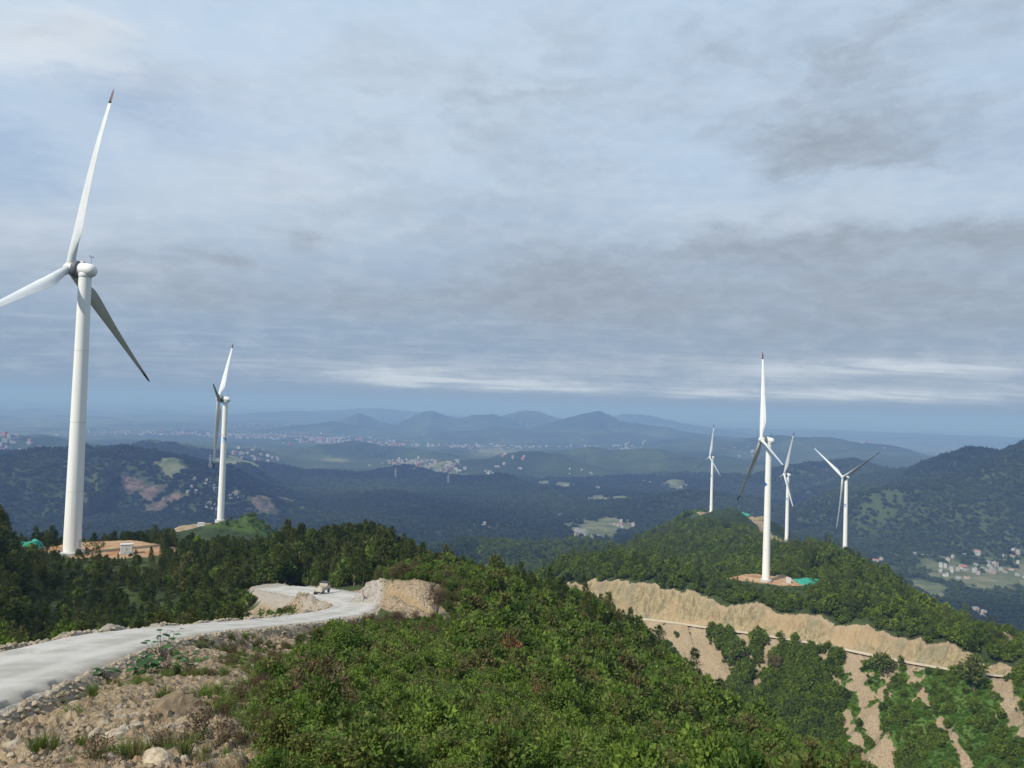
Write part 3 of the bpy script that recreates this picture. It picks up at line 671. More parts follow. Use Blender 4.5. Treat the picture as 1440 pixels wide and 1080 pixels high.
# ------------------------------------------------------------------ camera, sun, sky, haze
def make_camera():
    cam = bpy.data.cameras.new('camera'); cam.sensor_width = 36; cam.lens = FPX / 1440 * 36; cam.clip_start = .1; cam.clip_end = 200000
    o = bpy.data.objects.new('camera', cam); COL.objects.link(o)
    R = Matrix((_X, _U, -_F)).transposed()
    o.matrix_world = R.to_4x4(); SC.camera = o
make_camera()
SUN = Vector((-.55, -.53, .66)).normalized()
def make_light():
    l = bpy.data.lights.new('sun', 'SUN'); l.energy = 4.8; l.angle = math.radians(.6); l.color = (1, .95, .87)
    o = bpy.data.objects.new('sun', l); COL.objects.link(o); o.rotation_euler = (-SUN).to_track_quat('-Z', 'Y').to_euler()
    w = bpy.data.worlds.new('World'); SC.world = w; w.use_nodes = True
    t = NT(w.node_tree); bg = w.node_tree.nodes['Background']; bg.inputs['Strength'].default_value = .1
    sky = t.new('ShaderNodeTexSky', sky_type='NISHITA', sun_disc=False, altitude=600, air_density=1.2, dust_density=1.5, ozone_density=1.5)
    sky.sun_elevation = math.asin(SUN.z); sky.sun_rotation = math.atan2(SUN.x, SUN.y)
    d = t.new('ShaderNodeTexCoord').outputs['Generated']
    sep = t.new('ShaderNodeSeparateXYZ', {0: d}); X, Y, Z = sep.outputs
    el = t.math('MULTIPLY', t.math('ARCSINE', Z), 57.2958); az = t.math('MULTIPLY', t.math('ARCTAN2', X, Y), 57.2958)
    zz = t.math('ADD', t.math('MAXIMUM', Z, 0.0), .07)
    P = t.new('ShaderNodeCombineXYZ', {0: t.math('DIVIDE', X, zz), 1: t.math('DIVIDE', Y, zz), 2: 0.0}).outputs[0]
    n1 = t.noise(P, .75, 8, .55, .5); n2 = t.noise(t.vmath('MULTIPLY', P, (1.0, 2.1, 1)), .9, 7, .6, .3); n3 = t.noise(t.vmath('MULTIPLY', P, (.55, 1.0, 1)), 2.8, 6, .6)
    AE = t.new('ShaderNodeCombineXYZ', {0: az, 1: el, 2: 0.0}).outputs[0]
    wrp = t.new('ShaderNodeTexNoise', {'Scale': .22, 'Detail': 9.0, 'Roughness': .66}); t.put(wrp.inputs['Vector'], t.vmath('MULTIPLY', AE, (.55, 1.5, 1)))
    AEw = t.vmath('MULTIPLY_ADD', t.vmath('SUBTRACT', wrp.outputs['Color'], (.5, .5, .5)), t.new('ShaderNodeCombineXYZ', {0: 12.0, 1: t.ramp(el, 0, 16, 1.2, 7.5, False), 2: 0.0}).outputs[0], AE)
    puff = t.noise(t.vmath('MULTIPLY', AEw, (.065, .17, 1)), 1.0, 8, .52, .5); puff2 = t.noise(t.vmath('MULTIPLY', AE, (.45, 1.0, 1)), 1.0, 7, .62, .2)
    def spots(L):
        acc = None
        for px, py, w_, h_, k in L:
            s = sight(px, py); a = math.degrees(math.atan2(s[0], s[1])); e = math.degrees(math.atan(s[2]))
            iw, ih = 18.9 / w_, 18.9 / h_
            v = t.vmath('MULTIPLY_ADD', AEw, (iw, ih, 0), (-a * iw, -e * ih, 0))
            g = t.math('POWER', .3679, t.vmath('DOT_PRODUCT', v, v))
            acc = t.math('MULTIPLY', g, k) if acc is None else t.math('MULTIPLY_ADD', g, k, acc)
        return acc
    grey = spots([(1040, 400, 260, 62, .85), (1290, 465, 240, 45, .75), (800, 410, 150, 55, .45), (560, 425, 330, 40, .42), (300, 405, 190, 38, .4), (437, 333, 50, 16, .75), (310, 358, 50, 10, .7), (720, 190, 420, 110, .3), (1170, 205, 75, 30, .38),
                  (1400, 335, 80, 20, .5), (1390, 70, 230, 130, .45), (900, 90, 260, 80, .25), (1140, 340, 200, 20, .45), (1380, 567, 90, 7, .5), (1220, 523, 40, 4, .5), (40, 30, 60, 20, .25), (640, 300, 200, 30, .3)])
    white = spots([(70, 50, 110, 50, 1.3), (40, 330, 200, 60, .5), (560, 520, 260, 14, .35), (730, 541, 130, 8, 1.1), (1000, 556, 60, 6, .7), (560, 533, 60, 8, .6), (560, 527, 80, 10, .4), (1080, 520, 280, 16, .5), (1210, 553, 190, 9, .9), (1300, 520, 160, 12, .5), (620, 110, 200, 60, .3), (420, 260, 240, 60, .45), (1120, 290, 240, 40, .35), (330, 130, 160, 80, .2)])
    blue = spots([(190, 130, 100, 36, .9), (10, 230, 60, 40, .8), (60, 395, 150, 28, .45), (290, 200, 150, 40, .3), (120, 470, 300, 60, .45), (380, 480, 250, 40, .3), (900, 545, 700, 22, .35)])
    veil_c = t.mix(t.ramp(el, 2, 20), (2.9, 3.75, 4.9), (5.35, 6.7, 8.3))
    cover = t.math('ADD', t.ramp(n1, .2, .6, .62, .98), t.math('MULTIPLY', white, .3)); cover = t.math('SUBTRACT', cover, t.math('MULTIPLY', blue, .62), clamp=True)
    bluec = t.mix(t.ramp(el, 0, 14), (2.5, 3.5, 5.0), (3.3, 5.0, 7.9))
    base = t.mix(t.ramp(el, 1, 12, .05, .4), bluec, sky.outputs[0])
    c = t.mix(cover, base, veil_c)
    w1 = t.math('MULTIPLY', t.math('MAXIMUM', white, 0.0), t.ramp(n2, .3, .62, .35, 1.1))
    strk = t.noise(t.vmath('MULTIPLY', AE, (.10, .55, 1)), 1.0, 8, .65, .6); w1 = t.math('ADD', w1, t.math('MULTIPLY', t.ramp(n3, .45, .75), .22)); w1 = t.math('ADD', w1, t.ramp(puff2, .4, .8, 0, .22), clamp=True); w1 = t.math('MULTIPLY', w1, t.ramp(el, .5, 1.4))
    c = t.mix(t.math('MULTIPLY', w1, .75), c, (7.4, 8.0, 8.7))
    g1 = t.math('MULTIPLY', grey, t.ramp(puff, .25, .68, .45, 1.25)); g1 = t.math('ADD', g1, t.math('MULTIPLY', t.ramp(puff, .4, .8), .25), clamp=True)
    g1 = t.math('MULTIPLY', g1, t.ramp(el, .8, 9)); g1 = t.math('MULTIPLY', g1, t.ramp(puff2, .3, .7, 1.08, .9), clamp=True)
    g1 = t.math('ADD', t.math('MULTIPLY', g1, .6), t.ramp(g1, .15, .8, 0, .3)); lum = t.ramp(puff2, .3, .7, .93, 1.07); c = t.mix(g1, c, t.mix(1.0, t.mix(0, (3.45, 4.0, 4.7), (0, 0, 0)), lum, 'MULTIPLY'))
    t.put(bg.inputs['Color'], c)
make_light()

def make_haze():
    m = bpy.data.materials.new('haze'); m.use_nodes = True; t = NT(m.node_tree)
    t.n.remove(t.n['Principled BSDF'])
    v = t.new('ShaderNodeVolumePrincipled'); v.inputs['Color'].default_value = HAZE_C; v.inputs['Density'].default_value = HAZE_D
    v.inputs['Absorption Color'].default_value = HAZE_A; v.inputs['Anisotropy'].default_value = .0
    t.l.new(v.outputs[0], t.n['Material Output'].inputs['Volume'])
    b = MB().box((0, 0, (-620 + 104) / 2), (104000, 104000, 104 + 620))
    o = b.build('haze', m); tag(o, kind='stuff')
HAZE_C = (.255, .385, .755, 1); HAZE_A = (.25, .28, 0, 1); HAZE_D = 1.15e-4
make_haze()

SC.view_settings.view_transform = 'Standard'; SC.view_settings.look = 'None'; SC.view_settings.exposure = 0.0; SC.view_settings.gamma = 1.0
SC.render.engine = 'CYCLES'
cy = SC.cycles
cy.max_bounces = 6; cy.diffuse_bounces = 2; cy.glossy_bounces = 2; cy.transmission_bounces = 2; cy.volume_bounces = 1; cy.transparent_max_bounces = 4
cy.use_denoising = True; cy.caustics_reflective = False; cy.caustics_refractive = False
# ------------------------------------------------------------------ roads
def road_mesh(name, pts, w, m, tracks, wide=None, step=.8, cols=13):
    P = np.array(pts); seg = np.hypot(*(P[1:, :2] - P[:-1, :2]).T); s = np.concatenate([[0], np.cumsum(seg)])
    t = np.arange(0, s[-1], step); C = np.stack([np.interp(t, s, P[:, k]) for k in range(3)], 1)
    for _ in range(6): C[1:-1] = (C[:-2] + C[1:-1] * 2 + C[2:]) / 4
    T = np.gradient(C[:, :2], axis=0); T /= np.linalg.norm(T, axis=1)[:, None]; N = np.stack([T[:, 1], -T[:, 0]], 1)
    V = []
    for j in range(cols):
        u = -1 + 2 * j / (cols - 1); ww = w + (wide(t) if wide else 0)
        off = u * (ww - (.15 + .6 * np.abs(vnoise(t / 2.3, np.full_like(t, u * 3.0), 200)) + .35 * np.abs(vnoise(t / .8, np.full_like(t, u * 5.0), 202)) if abs(u) > .9 else 0))
        z = C[:, 2] + (.02 if abs(u) < .95 else -.12) + .035 * vnoise(t / 1.7, np.full_like(t, u * 4), 201) - tracks * .05 * np.exp(-((abs(u) - .42) / .12) ** 2)
        V.append(np.stack([C[:, 0] + N[:, 0] * off, C[:, 1] + N[:, 1] * off, z], 1))
    V = np.stack(V, 1); n = len(t)
    i = np.arange(n - 1)[:, None] * cols + np.arange(cols - 1)[None]
    Q = np.stack([i, i + cols, i + cols + 1, i + 1], -1).reshape(-1, 4)[:, ::-1]
    me = mesh_np(name, V.reshape(-1, 3), Q, m)
    a = me.attributes.new('across', 'FLOAT', 'POINT'); a.data.foreach_set('value', np.tile(np.linspace(-1, 1, cols), n).astype(np.float32))
    o = link(bpy.data.objects.new(name, me)); return tag(o, kind='structure')
def road_material(name, c0, c1, c2):
    m, t, b = material(name); pos = t.new('ShaderNodeNewGeometry').outputs['Position']; ac = t.attr('across')
    n = t.noise(pos, .35, 6, .6); n2 = t.noise(pos, 5, 6, .7)
    uu = t.math('ABSOLUTE', t.math('ADD', ac, t.math('MULTIPLY', t.math('SUBTRACT', n, .5), .25)))
    trk = t.ramp(t.math('ABSOLUTE', t.math('SUBTRACT', uu, .42)), .04, .2)
    c = t.mix(t.ramp(n, .35, .65), c0, c1); c = t.mix(t.math('MULTIPLY', trk, .9), t.mix(.5, c, (c1[0] * 1.12, c1[1] * 1.12, c1[2] * 1.13)), c)
    c = t.mix(t.math('MULTIPLY', t.ramp(uu, .72, 1), .7), c, c2); c = t.mix(t.math('MULTIPLY', t.ramp(n2, .5, .75), .35), c, c2)
    t.put(b.inputs['Base Color'], c); b.inputs['Roughness'].default_value = .9
    t.put(b.inputs['Normal'], t.new('ShaderNodeBump', {'Strength': .7, 'Distance': .05, 'Height': n2}).outputs[0]); return m
def build_roads():
    sub = [p for p in ROAD1]
    road_mesh('gravel_road', sub, W1, road_material('road_gravel', (.34, .315, .27), (.475, .445, .40), (.31, .25, .18)), 1.0, lambda t: 2.2 * sstep(70, 100, t - 26) * sstep(150, 112, t - 26), .5)
    road_mesh('dirt_road', [p for p in ROAD2], W2, road_material('road_dirt', (.44, .36, .25), (.52, .43, .31), (.38, .3, .19)), .6, None, 2.0, 9)
build_roads()

# ------------------------------------------------------------------ wind turbines
def blade_mesh(L, bend, cone, part):
    """a feathered blade along +z, chord mostly along x; part: 'blade' or 'tip' (the painted end)"""
    r0 = 1.15; N = 20
    st = [r0, 2.2, 3.5, 5, 6.5, 8, 10, 12, 15, 18, 22, 26, 30, 34, 38, 42, 46, L * .88, L * .93]
    cut = L * .915
    st = [s for s in st if s < cut] + [cut]
    if part == 'tip': st = [cut, L * .93, L * .95, L * .97, L * .985, L * .995, L]
    V = []
    for s in st:
        u = s / L
        chord = np.interp(u, [0, .06, .12, .2, .3, .5, .75, .92, .98, 1], [2.2, 2.2, 2.9, 3.9, 3.5, 2.4, 1.5, 1.0, .7, .12])
        thick = np.interp(u, [0, .06, .12, .2, .3, .5, 1], [1.0, 1.0, .7, .42, .3, .24, .18])
        rnd = np.interp(u, [0, .06, .18], [1, 1, 0])
        pit = math.radians(np.interp(u, [0, .2, 1], [62, 66, 80]))
        for k in range(N):
            a = 2 * math.pi * k / N
            cx, cyy = math.cos(a), math.sin(a)
            xs = (cx * .5 + .5)                                   # 0 leading edge .. 1 trailing edge
            yt = cyy * .5 * (rnd + (1 - rnd) * (1.25 * math.sqrt(max(xs, 0)) * (1 - xs) * 1.9 + .02))
            px = (cx * .5) * chord * (rnd) + (xs - .32) * chord * (1 - rnd); py = yt * chord * thick
            x = -px * math.sin(pit) + py * math.cos(pit); y = px * math.cos(pit) + py * math.sin(pit)
            V.append((x - cone * u * u, y - bend * u * u, s))
    n = len(st); Fc = [(k * N + i, k * N + (i + 1) % N, (k + 1) * N + (i + 1) % N, (k + 1) * N + i) for k in range(n - 1) for i in range(N)]
    Fc += [tuple(range(N - 1, -1, -1)), tuple(range((n - 1) * N, n * N))]
    return V, Fc

TILT = math.radians(5)
def logo_meshes(root, r, z, kind, face):
    """curved decals a few centimetres proud of the tower; face: bearing of the middle of the mark in the tower's own frame"""
    def decal(pts_uv, mat, name, lift=.02):
        # pts_uv: list of polygons in metres (u along the circumference, v up)
        mb = MB()
        for poly in pts_uv:
            V = []
            for u, v in poly:
                a = face + u / r; rr = r + lift; V.append((rr * math.cos(a), rr * math.sin(a), z + v))
            Vb = [(p[0] * (r + .004) / (r + lift), p[1] * (r + .004) / (r + lift), p[2]) for p in V]
            n = len(V); mb.add(V + Vb, [tuple(range(n))] + [(i, n + i, n + (i + 1) % n, (i + 1) % n) for i in range(n)])
        return mb.build(name, mat, root)
    def quads(f0, f1, n=10):
        """strip between two curves f(t)->(u, v), split so that it bends with the tower"""
        return [[f0(i / n), f0((i + 1) / n), f1((i + 1) / n), f1(i / n)] for i in range(n)]
    if kind == 'wave':
        decal(quads(lambda t: (-1.5 + 3.0 * t, -2.2 + .5 * t), lambda t: (-1.5 + 3.0 * t, 2.3 - .3 * t)), M['pale'], 'logo_ground', .012)
        decal(quads(lambda t: (-.9 + 2.5 * t, 1.7 - 2.9 * t * t), lambda t: (-.9 + 2.5 * t, 2.2 - .3 * t - 1.0 * t ** 3)), M['blue'], 'logo_wave', .03)
        decal(quads(lambda t: (-1.9 + .9 * t, 3.1), lambda t: (-1.9 + .9 * t, 4.0 - .4 * t), 4), M['orange'], 'logo_sun')
        for k in range(4):
            q = []
            v0 = -5.2 - 2.6 * k
            q += [[(-1.9, v0), (-.9, v0), (-.9, v0 - .3), (-1.9, v0 - .3)], [(-1.55, v0 - .3), (-1.25, v0 - .3), (-1.25, v0 - 1.5), (-1.55, v0 - 1.5)],
                  [(-1.9, v0 - .8), (-.9, v0 - .8), (-.9, v0 - 1.1), (-1.9, v0 - 1.1)], [(-2.0, v0 - 1.5), (-.85, v0 - 1.5), (-.85, v0 - 1.8), (-2.0, v0 - 1.8)]]
            decal(q, M['ring'], 'character')
    elif kind == 'arrow':
        decal(quads(lambda t: (-1.9 + 2.3 * t, 2.1 - 2.1 * t), lambda t: (-1.9 + 2.3 * t, -1.9 + 1.7 * t)), M['blue'], 'logo_arrow', .03)
    else:
        decal(quads(lambda t: (-1.5 + 2.0 * t, 2.2 - .4 * t * t), lambda t: (-1.5 + 2.0 * t, 1.2 - 1.0 * t * t)), M['blue'], 'logo_wave', .03)
        decal(quads(lambda t: (-1.3 + 2.6 * t, -.1 - .1 * t), lambda t: (-1.3 + 2.6 * t, -1.2 + 1.1 * t * t)), M['blue'], 'logo_wave', .03)

def make_turbine(px, py, D, H, yaw, th, L, bend, cone, label, kind=None):
    b = at(px, py, D)
    rz = math.pi - math.radians(yaw)
    root = empty('wind_turbine', b, rz, label, 'wind turbine', 'white wind turbines on the ridges')
    r0, r1, top = 2.3, 1.65, H - 1.9
    rad = lambda z: r0 + (r1 - r0) * z / top
    mb = MB(); secs = [0, .22, .47, .73, 1]
    for a, c in zip(secs[:-1], secs[1:]):
        za, zc = a * top, c * top - .12
        mb.lathe([(rad(za) , za), (rad(zc), zc)], 48, cap=False)
        if c < 1: mb.lathe([(rad(zc), zc), (rad(zc) + .03, zc), (rad(zc) + .03, zc + .12), (rad(zc + .12), zc + .12)], 48, mi=1, cap=False)
    mb.lathe([(r1, top - .12), (r1 + .12, top - .12), (r1 + .12, top + .25), (r1 - .2, top + .3)], 48, mi=1)
    mb.build('tower', [M['white'], M['seam']], root, True)
    d = MB().box((0, 0, 1.6), (.12, 1.1, 2.3), 0, .05); dr = d.build('door', M['seam'], root); dr.location = (-(rad(1.6)) + .02, 0, .9); 
    f = MB().lathe([(3.6, -1.8), (3.5, .1), (2.9, .25), (2.9, .26)], 32).build('foundation', M['concrete'], root, True)
    Ry = Matrix.Rotation(-TILT, 4, 'Y'); hubp = Vector((4.6 * math.cos(TILT), 0, H + 4.6 * math.sin(TILT)))
    def on_axis(x): return Vector((x * math.cos(TILT), 0, H + x * math.sin(TILT)))
    X90 = Ry @ Matrix.Rotation(math.pi / 2, 4, 'Y')
    A = Matrix.Translation((0, 0, H)) @ X90
    n = MB().lathe([(.3, -3.15), (1.0, -3.0), (1.6, -2.5), (1.9, -1.6), (2.0, -.4), (1.98, .9), (1.85, 1.75)], 32, A)
    n.lathe([(1.6, H - 2.2), (1.85, H - 1.9), (1.85, H - 1.0), (1.5, H - .4)], 32)
    nac = n.build('nacelle', M['white'], root, True)
    g = MB().lathe([(1.7, 1.6), (2.4, 1.7), (2.5, 1.95), (2.5, 2.85), (2.4, 3.05), (1.8, 3.1)], 40, A).build('generator_ring', M['ring'], root, True)
    h = MB().lathe([(1.6, 3.0), (1.75, 3.4), (1.8, 4.4), (1.65, 5.3), (1.2, 6.0), (.6, 6.35), (.1, 6.45)], 32, A)
    hb = h.build('hub', M['blade'], root, True)
    ms = MB(); t0 = on_axis(-1.6) + Vector((0, 0, 1.8))
    ms.tube(t0, t0 + Vector((0, 0, 2.4)), .05, .04, 6); ms.tube(t0 + Vector((0, -.7, 2.0)), t0 + Vector((0, .7, 2.0)), .035, n=6)
    for yy in (-.7, .7): ms.tube(t0 + Vector((0, yy, 2.0)), t0 + Vector((0, yy, 2.5)), .09, .12, 6)
    ms.build('weather_mast', M['dark'], root)
    vb = MB().box(on_axis(1.0) + Vector((0, 0, 2.1)), (1.3, 1.2, .7), 0, .1).build('roof_vent', M['seam'], root)
    for k in range(3):
        V, Fc = blade_mesh(L, bend, cone, 'blade'); me = mesh_np('blade', V, Fc, M['blade']); o = link(bpy.data.objects.new('blade', me), root)
        o.matrix_local = Matrix.Translation(hubp) @ Ry @ Matrix.Rotation(math.radians(th + 120 * k), 4, 'X')
        V, Fc = blade_mesh(L, bend, cone, 'tip'); tp = link(bpy.data.objects.new('blade_tip', mesh_np('blade_tip', V, Fc, M['tip'])), o)
        lk = MB().lathe([(1.3, .9), (1.32, 1.3), (1.22, 1.5), (1.18, 1.75)], 24).build('root_collar', M['seam'], o, True)
    if kind:
        # the mark faces the camera
        v = -Vector(b); ang = math.atan2(v.y, v.x) - rz
        z = {'wave': .675, 'arrow': .70, 'swoosh': .665}[kind] * top
        logo_meshes(root, rad(z), z, kind, ang - {'wave': -.1, 'arrow': .35, 'swoosh': .25}[kind])
    return root
make_turbine(101, 776, 250, 79.7, 3.3, 122.1, 54.3, 2.2, 3.1, 'huge close wind turbine, one blade cut off by the left edge, standing on orange earth')
make_turbine(310, 731, 573, 83.6, -14.8, 40.0, 54.0, .1, 1.1, 'wind turbine with a pale blue wave logo, on a tan pad beside a grassy mound', 'wave')
make_turbine(1077, 815, 500, 84.9, 3.4, 16.9, 58.2, .3, -.9, 'tall wind turbine with a blue arrow mark, on the red earth pad', 'arrow')
make_turbine(1106, 766, 1000, 84.6, .5, 106.2, 54.0, 0, 1.8, 'smaller wind turbine just behind and right of the tall one with the arrow mark', 'swoosh')
make_turbine(1188, 785, 880, 83.8, -16.2, 59.9, 59.0, -.1, -2.2, 'wind turbine with a blade hanging straight down and two raised in a V', 'swoosh')
make_turbine(1000, 719, 1250, 84.0, -12.1, -2.6, 52.0, 0, .1, 'farthest wind turbine, on the ridge top beside green netting', 'swoosh')

# ------------------------------------------------------------------ plants: meshes
class Cards:
    """many small leaf faces as arrays"""
    def __init__(s): s.V = []; s.F = []; s.n = 0
    def add(s, c, ax, up, ln, wd):
        """diamond leaves: centre c, axis ax, side up (n,3 arrays), length and width"""
        ln = np.broadcast_to(np.asarray(ln, float), (len(c),))[:, None]; wd = np.broadcast_to(np.asarray(wd, float), (len(c),))[:, None]
        n = len(c); nr = np.cross(ax, up)
        v = np.stack([c, c + ax * ln * .45 + up * wd * .5 + nr * wd * .12, c + ax * ln, c + ax * ln * .45 - up * wd * .5 + nr * wd * .12], 1).reshape(-1, 3)
        s.V.append(v); s.F.append(np.arange(n * 4).reshape(-1, 4) + s.n); s.n += n * 4
    def arrays(s): return np.concatenate(s.V), np.concatenate(s.F)
def unit(a): return a / np.maximum(np.linalg.norm(a, axis=-1, keepdims=True), 1e-9)
def sphere_dirs(n, rng): return unit(rng.normal(size=(n, 3)))

def conifer_arrays(seed, H=8.0, nleaf=1500, style=0):
    rng = np.random.default_rng(seed); C = Cards()
    start = .22 + .1 * rng.random() if style != 2 else .5
    n_w = int(17 + rng.integers(6)); per = max(4, nleaf // (n_w * 6))
    bend = rng.normal(0, .03, 2)
    for k in range(n_w):
        t = start + (1 - start) * (k + rng.random() * .6) / n_w; h = H * t
        u = (t - start) / (1 - start)
        rmax = (1.75 * (1 - u) ** .75 + .15) if style == 0 else (1.6 * math.sin(math.pi * min(1, .25 + .75 * u)) ** .8 + .25) if style == 1 else 1.5 * math.sin(math.pi * (.2 + .78 * u)) + .2
        rmax *= H / 8
        for j in range(rng.integers(4, 8)):
            a = rng.random() * 6.283; L = rmax * (.55 + .6 * rng.random())
            if rng.random() < .12: continue
            lift = rng.normal(.12, .22) if style else rng.normal(-.02, .16)
            d = np.array([math.cos(a), math.sin(a), lift]); d /= np.linalg.norm(d); side = np.array([-math.sin(a), math.cos(a), 0])
            q = rng.random(per) ** .7; sp = rng.normal(0, 1, per)
            c = np.array([bend[0] * h, bend[1] * h, h]) + d * (q * L)[:, None] + side * (sp * .22 * L * (.3 + q))[:, None]; c[:, 2] += rng.normal(0, .10, per) - .10 * q * L
            ax = unit(d * rng.uniform(.4, 1, (per, 1)) + side * np.sign(sp)[:, None] * rng.uniform(.1, 1, (per, 1)) + rng.normal(0, .35, (per, 3)) + [0, 0, .25])
            up = unit(np.cross(ax, rng.normal(size=(per, 3))))
            C.add(c, ax, up, rng.uniform(.35, .7, per) * H / 8, rng.uniform(.10, .2, per) * H / 8)
    c = np.array([[bend[0] * H, bend[1] * H, H * .97]] * 14) + rng.normal(0, .08, (14, 3)); ax = unit(rng.normal(0, .5, (14, 3)) + [0, 0, 1.0])
    C.add(c, ax, unit(np.cross(ax, rng.normal(size=(14, 3)))), .55 * H / 8, .15 * H / 8)
    return C.arrays(), bend

def bush_arrays(seed, n=900, R=(1, 1, .8), leaf=.16, clumps=16, zc=.75, elong=2.0, loose=.35, low=.0):
    """a broad crown made of leaf clumps in an uneven shape with gaps"""
    rng = np.random.default_rng(seed); C = Cards(); per = n // clumps
    for k in range(clumps):
        d = sphere_dirs(1, rng)[0]; d[2] = abs(d[2]) * 1.0 - .35 * rng.random()
        p = d * (.35 + .55 * rng.random() ** .6); r = .22 + .24 * rng.random()
        q = sphere_dirs(per, rng); c = p + q * (r * rng.uniform(.55, 1.05, (per, 1)))
        c = c * np.array(R) + [0, 0, zc * R[2] * 1.15]; c[:, 2] = np.maximum(c[:, 2], low + .03 * rng.random(per))
        ax = unit(q * .8 + rng.normal(0, loose + .3, (per, 3)) + [0, 0, .25]); up = unit(np.cross(ax, rng.normal(size=(per, 3)) + q))
        l = leaf * rng.uniform(.6, 1.35, per); C.add(c, ax, up, l, l / elong)
    return C.arrays()

def spray_arrays(seed, shoots, per, h, leaf, spread):
    """a loose wild shrub: arching shoots with leaves along them"""
    rng = np.random.default_rng(seed); C = Cards()
    for k in range(shoots):
        a = rng.random() * 6.283; L = h * rng.uniform(.55, 1.45); o = rng.random() ** .7 * spread; t = rng.random(per) ** .6
        r = .12 * rng.random() + o * t ** 1.4 * .8; zz = L * (t - .28 * o * t * t * rng.uniform(.4, 1.6)) + .03
        d = np.array([math.cos(a), math.sin(a), 0]); s = np.array([-d[1], d[0], 0]); b0 = rng.normal(0, .16, 2)
        c = d * r[:, None]; c[:, 2] = zz; c[:, :2] += b0; c += rng.normal(0, .045, (per, 3)) * (1 + t[:, None]); c[:, 2] = np.maximum(c[:, 2], .02)
        ax = unit(d * rng.uniform(.2, 1, (per, 1)) + s * rng.choice([-1, 1], per)[:, None] * rng.uniform(.3, 1.1, (per, 1)) + [0, 0, .3] + rng.normal(0, .3, (per, 3)))
        up = unit(np.cross(ax, np.array([0, 0, 1.0]) + rng.normal(0, .5, (per, 3)))); l = leaf * rng.uniform(.6, 1.4, per)
        C.add(c, ax, up, l, l / rng.uniform(1.8, 3.2))
    return C.arrays()
def stems(seed, n, h, r, spread, mi=1):
    rng = np.random.default_rng(seed); mb = MB()
    for k in range(n):
        a = rng.random() * 6.283; s = spread * (.3 + .7 * rng.random())
        p1 = Vector((math.cos(a) * s * .45, math.sin(a) * s * .45, h * .5)); p2 = Vector((math.cos(a) * s, math.sin(a) * s, h * (.75 + .3 * rng.random())))
        mb.tube((.03 * math.cos(a), .03 * math.sin(a), -.25), p1, r, r * .7, 5); mb.tube(p1, p2, r * .7, r * .25, 5)
    return mb
def trunk_mb(H, r, bend, seed, limbs=5):
    rng = np.random.default_rng(seed); mb = MB(); n = 5; pr = None
    pts = [Vector((bend[0] * H * t + rng.normal(0, .03), bend[1] * H * t + rng.normal(0, .03), H * t)) for t in np.linspace(-.06, .97, n)]
    for i in range(n - 1): mb.tube(pts[i], pts[i + 1], r * (1 - i / n), r * (1 - (i + 1) / n) + .01, 7)
    for k in range(limbs):
        t = .3 + .55 * rng.random(); a = rng.random() * 6.283; p = Vector((bend[0] * H * t, bend[1] * H * t, H * t)); L = .16 * H * (1.1 - t)
        mb.tube(p, p + Vector((math.cos(a) * L, math.sin(a) * L, L * .3)), r * .3, r * .1, 5)
    return mb

def crown_mesh(name, arrs, m): return mesh_np(name, arrs[0], arrs[1], m, smooth=False)
def joined(name, arrs, leafm, mb, stem_m):
    V = np.vstack([arrs[0], np.array(mb.v)]); o = len(arrs[0])
    F = [tuple(q) for q in arrs[1].tolist()] + [tuple(i + o for i in f) for f in mb.f]
    return mesh_np(name, V, F, [leafm, stem_m], [0] * len(arrs[1]) + [1] * len(mb.f), smooth=False)

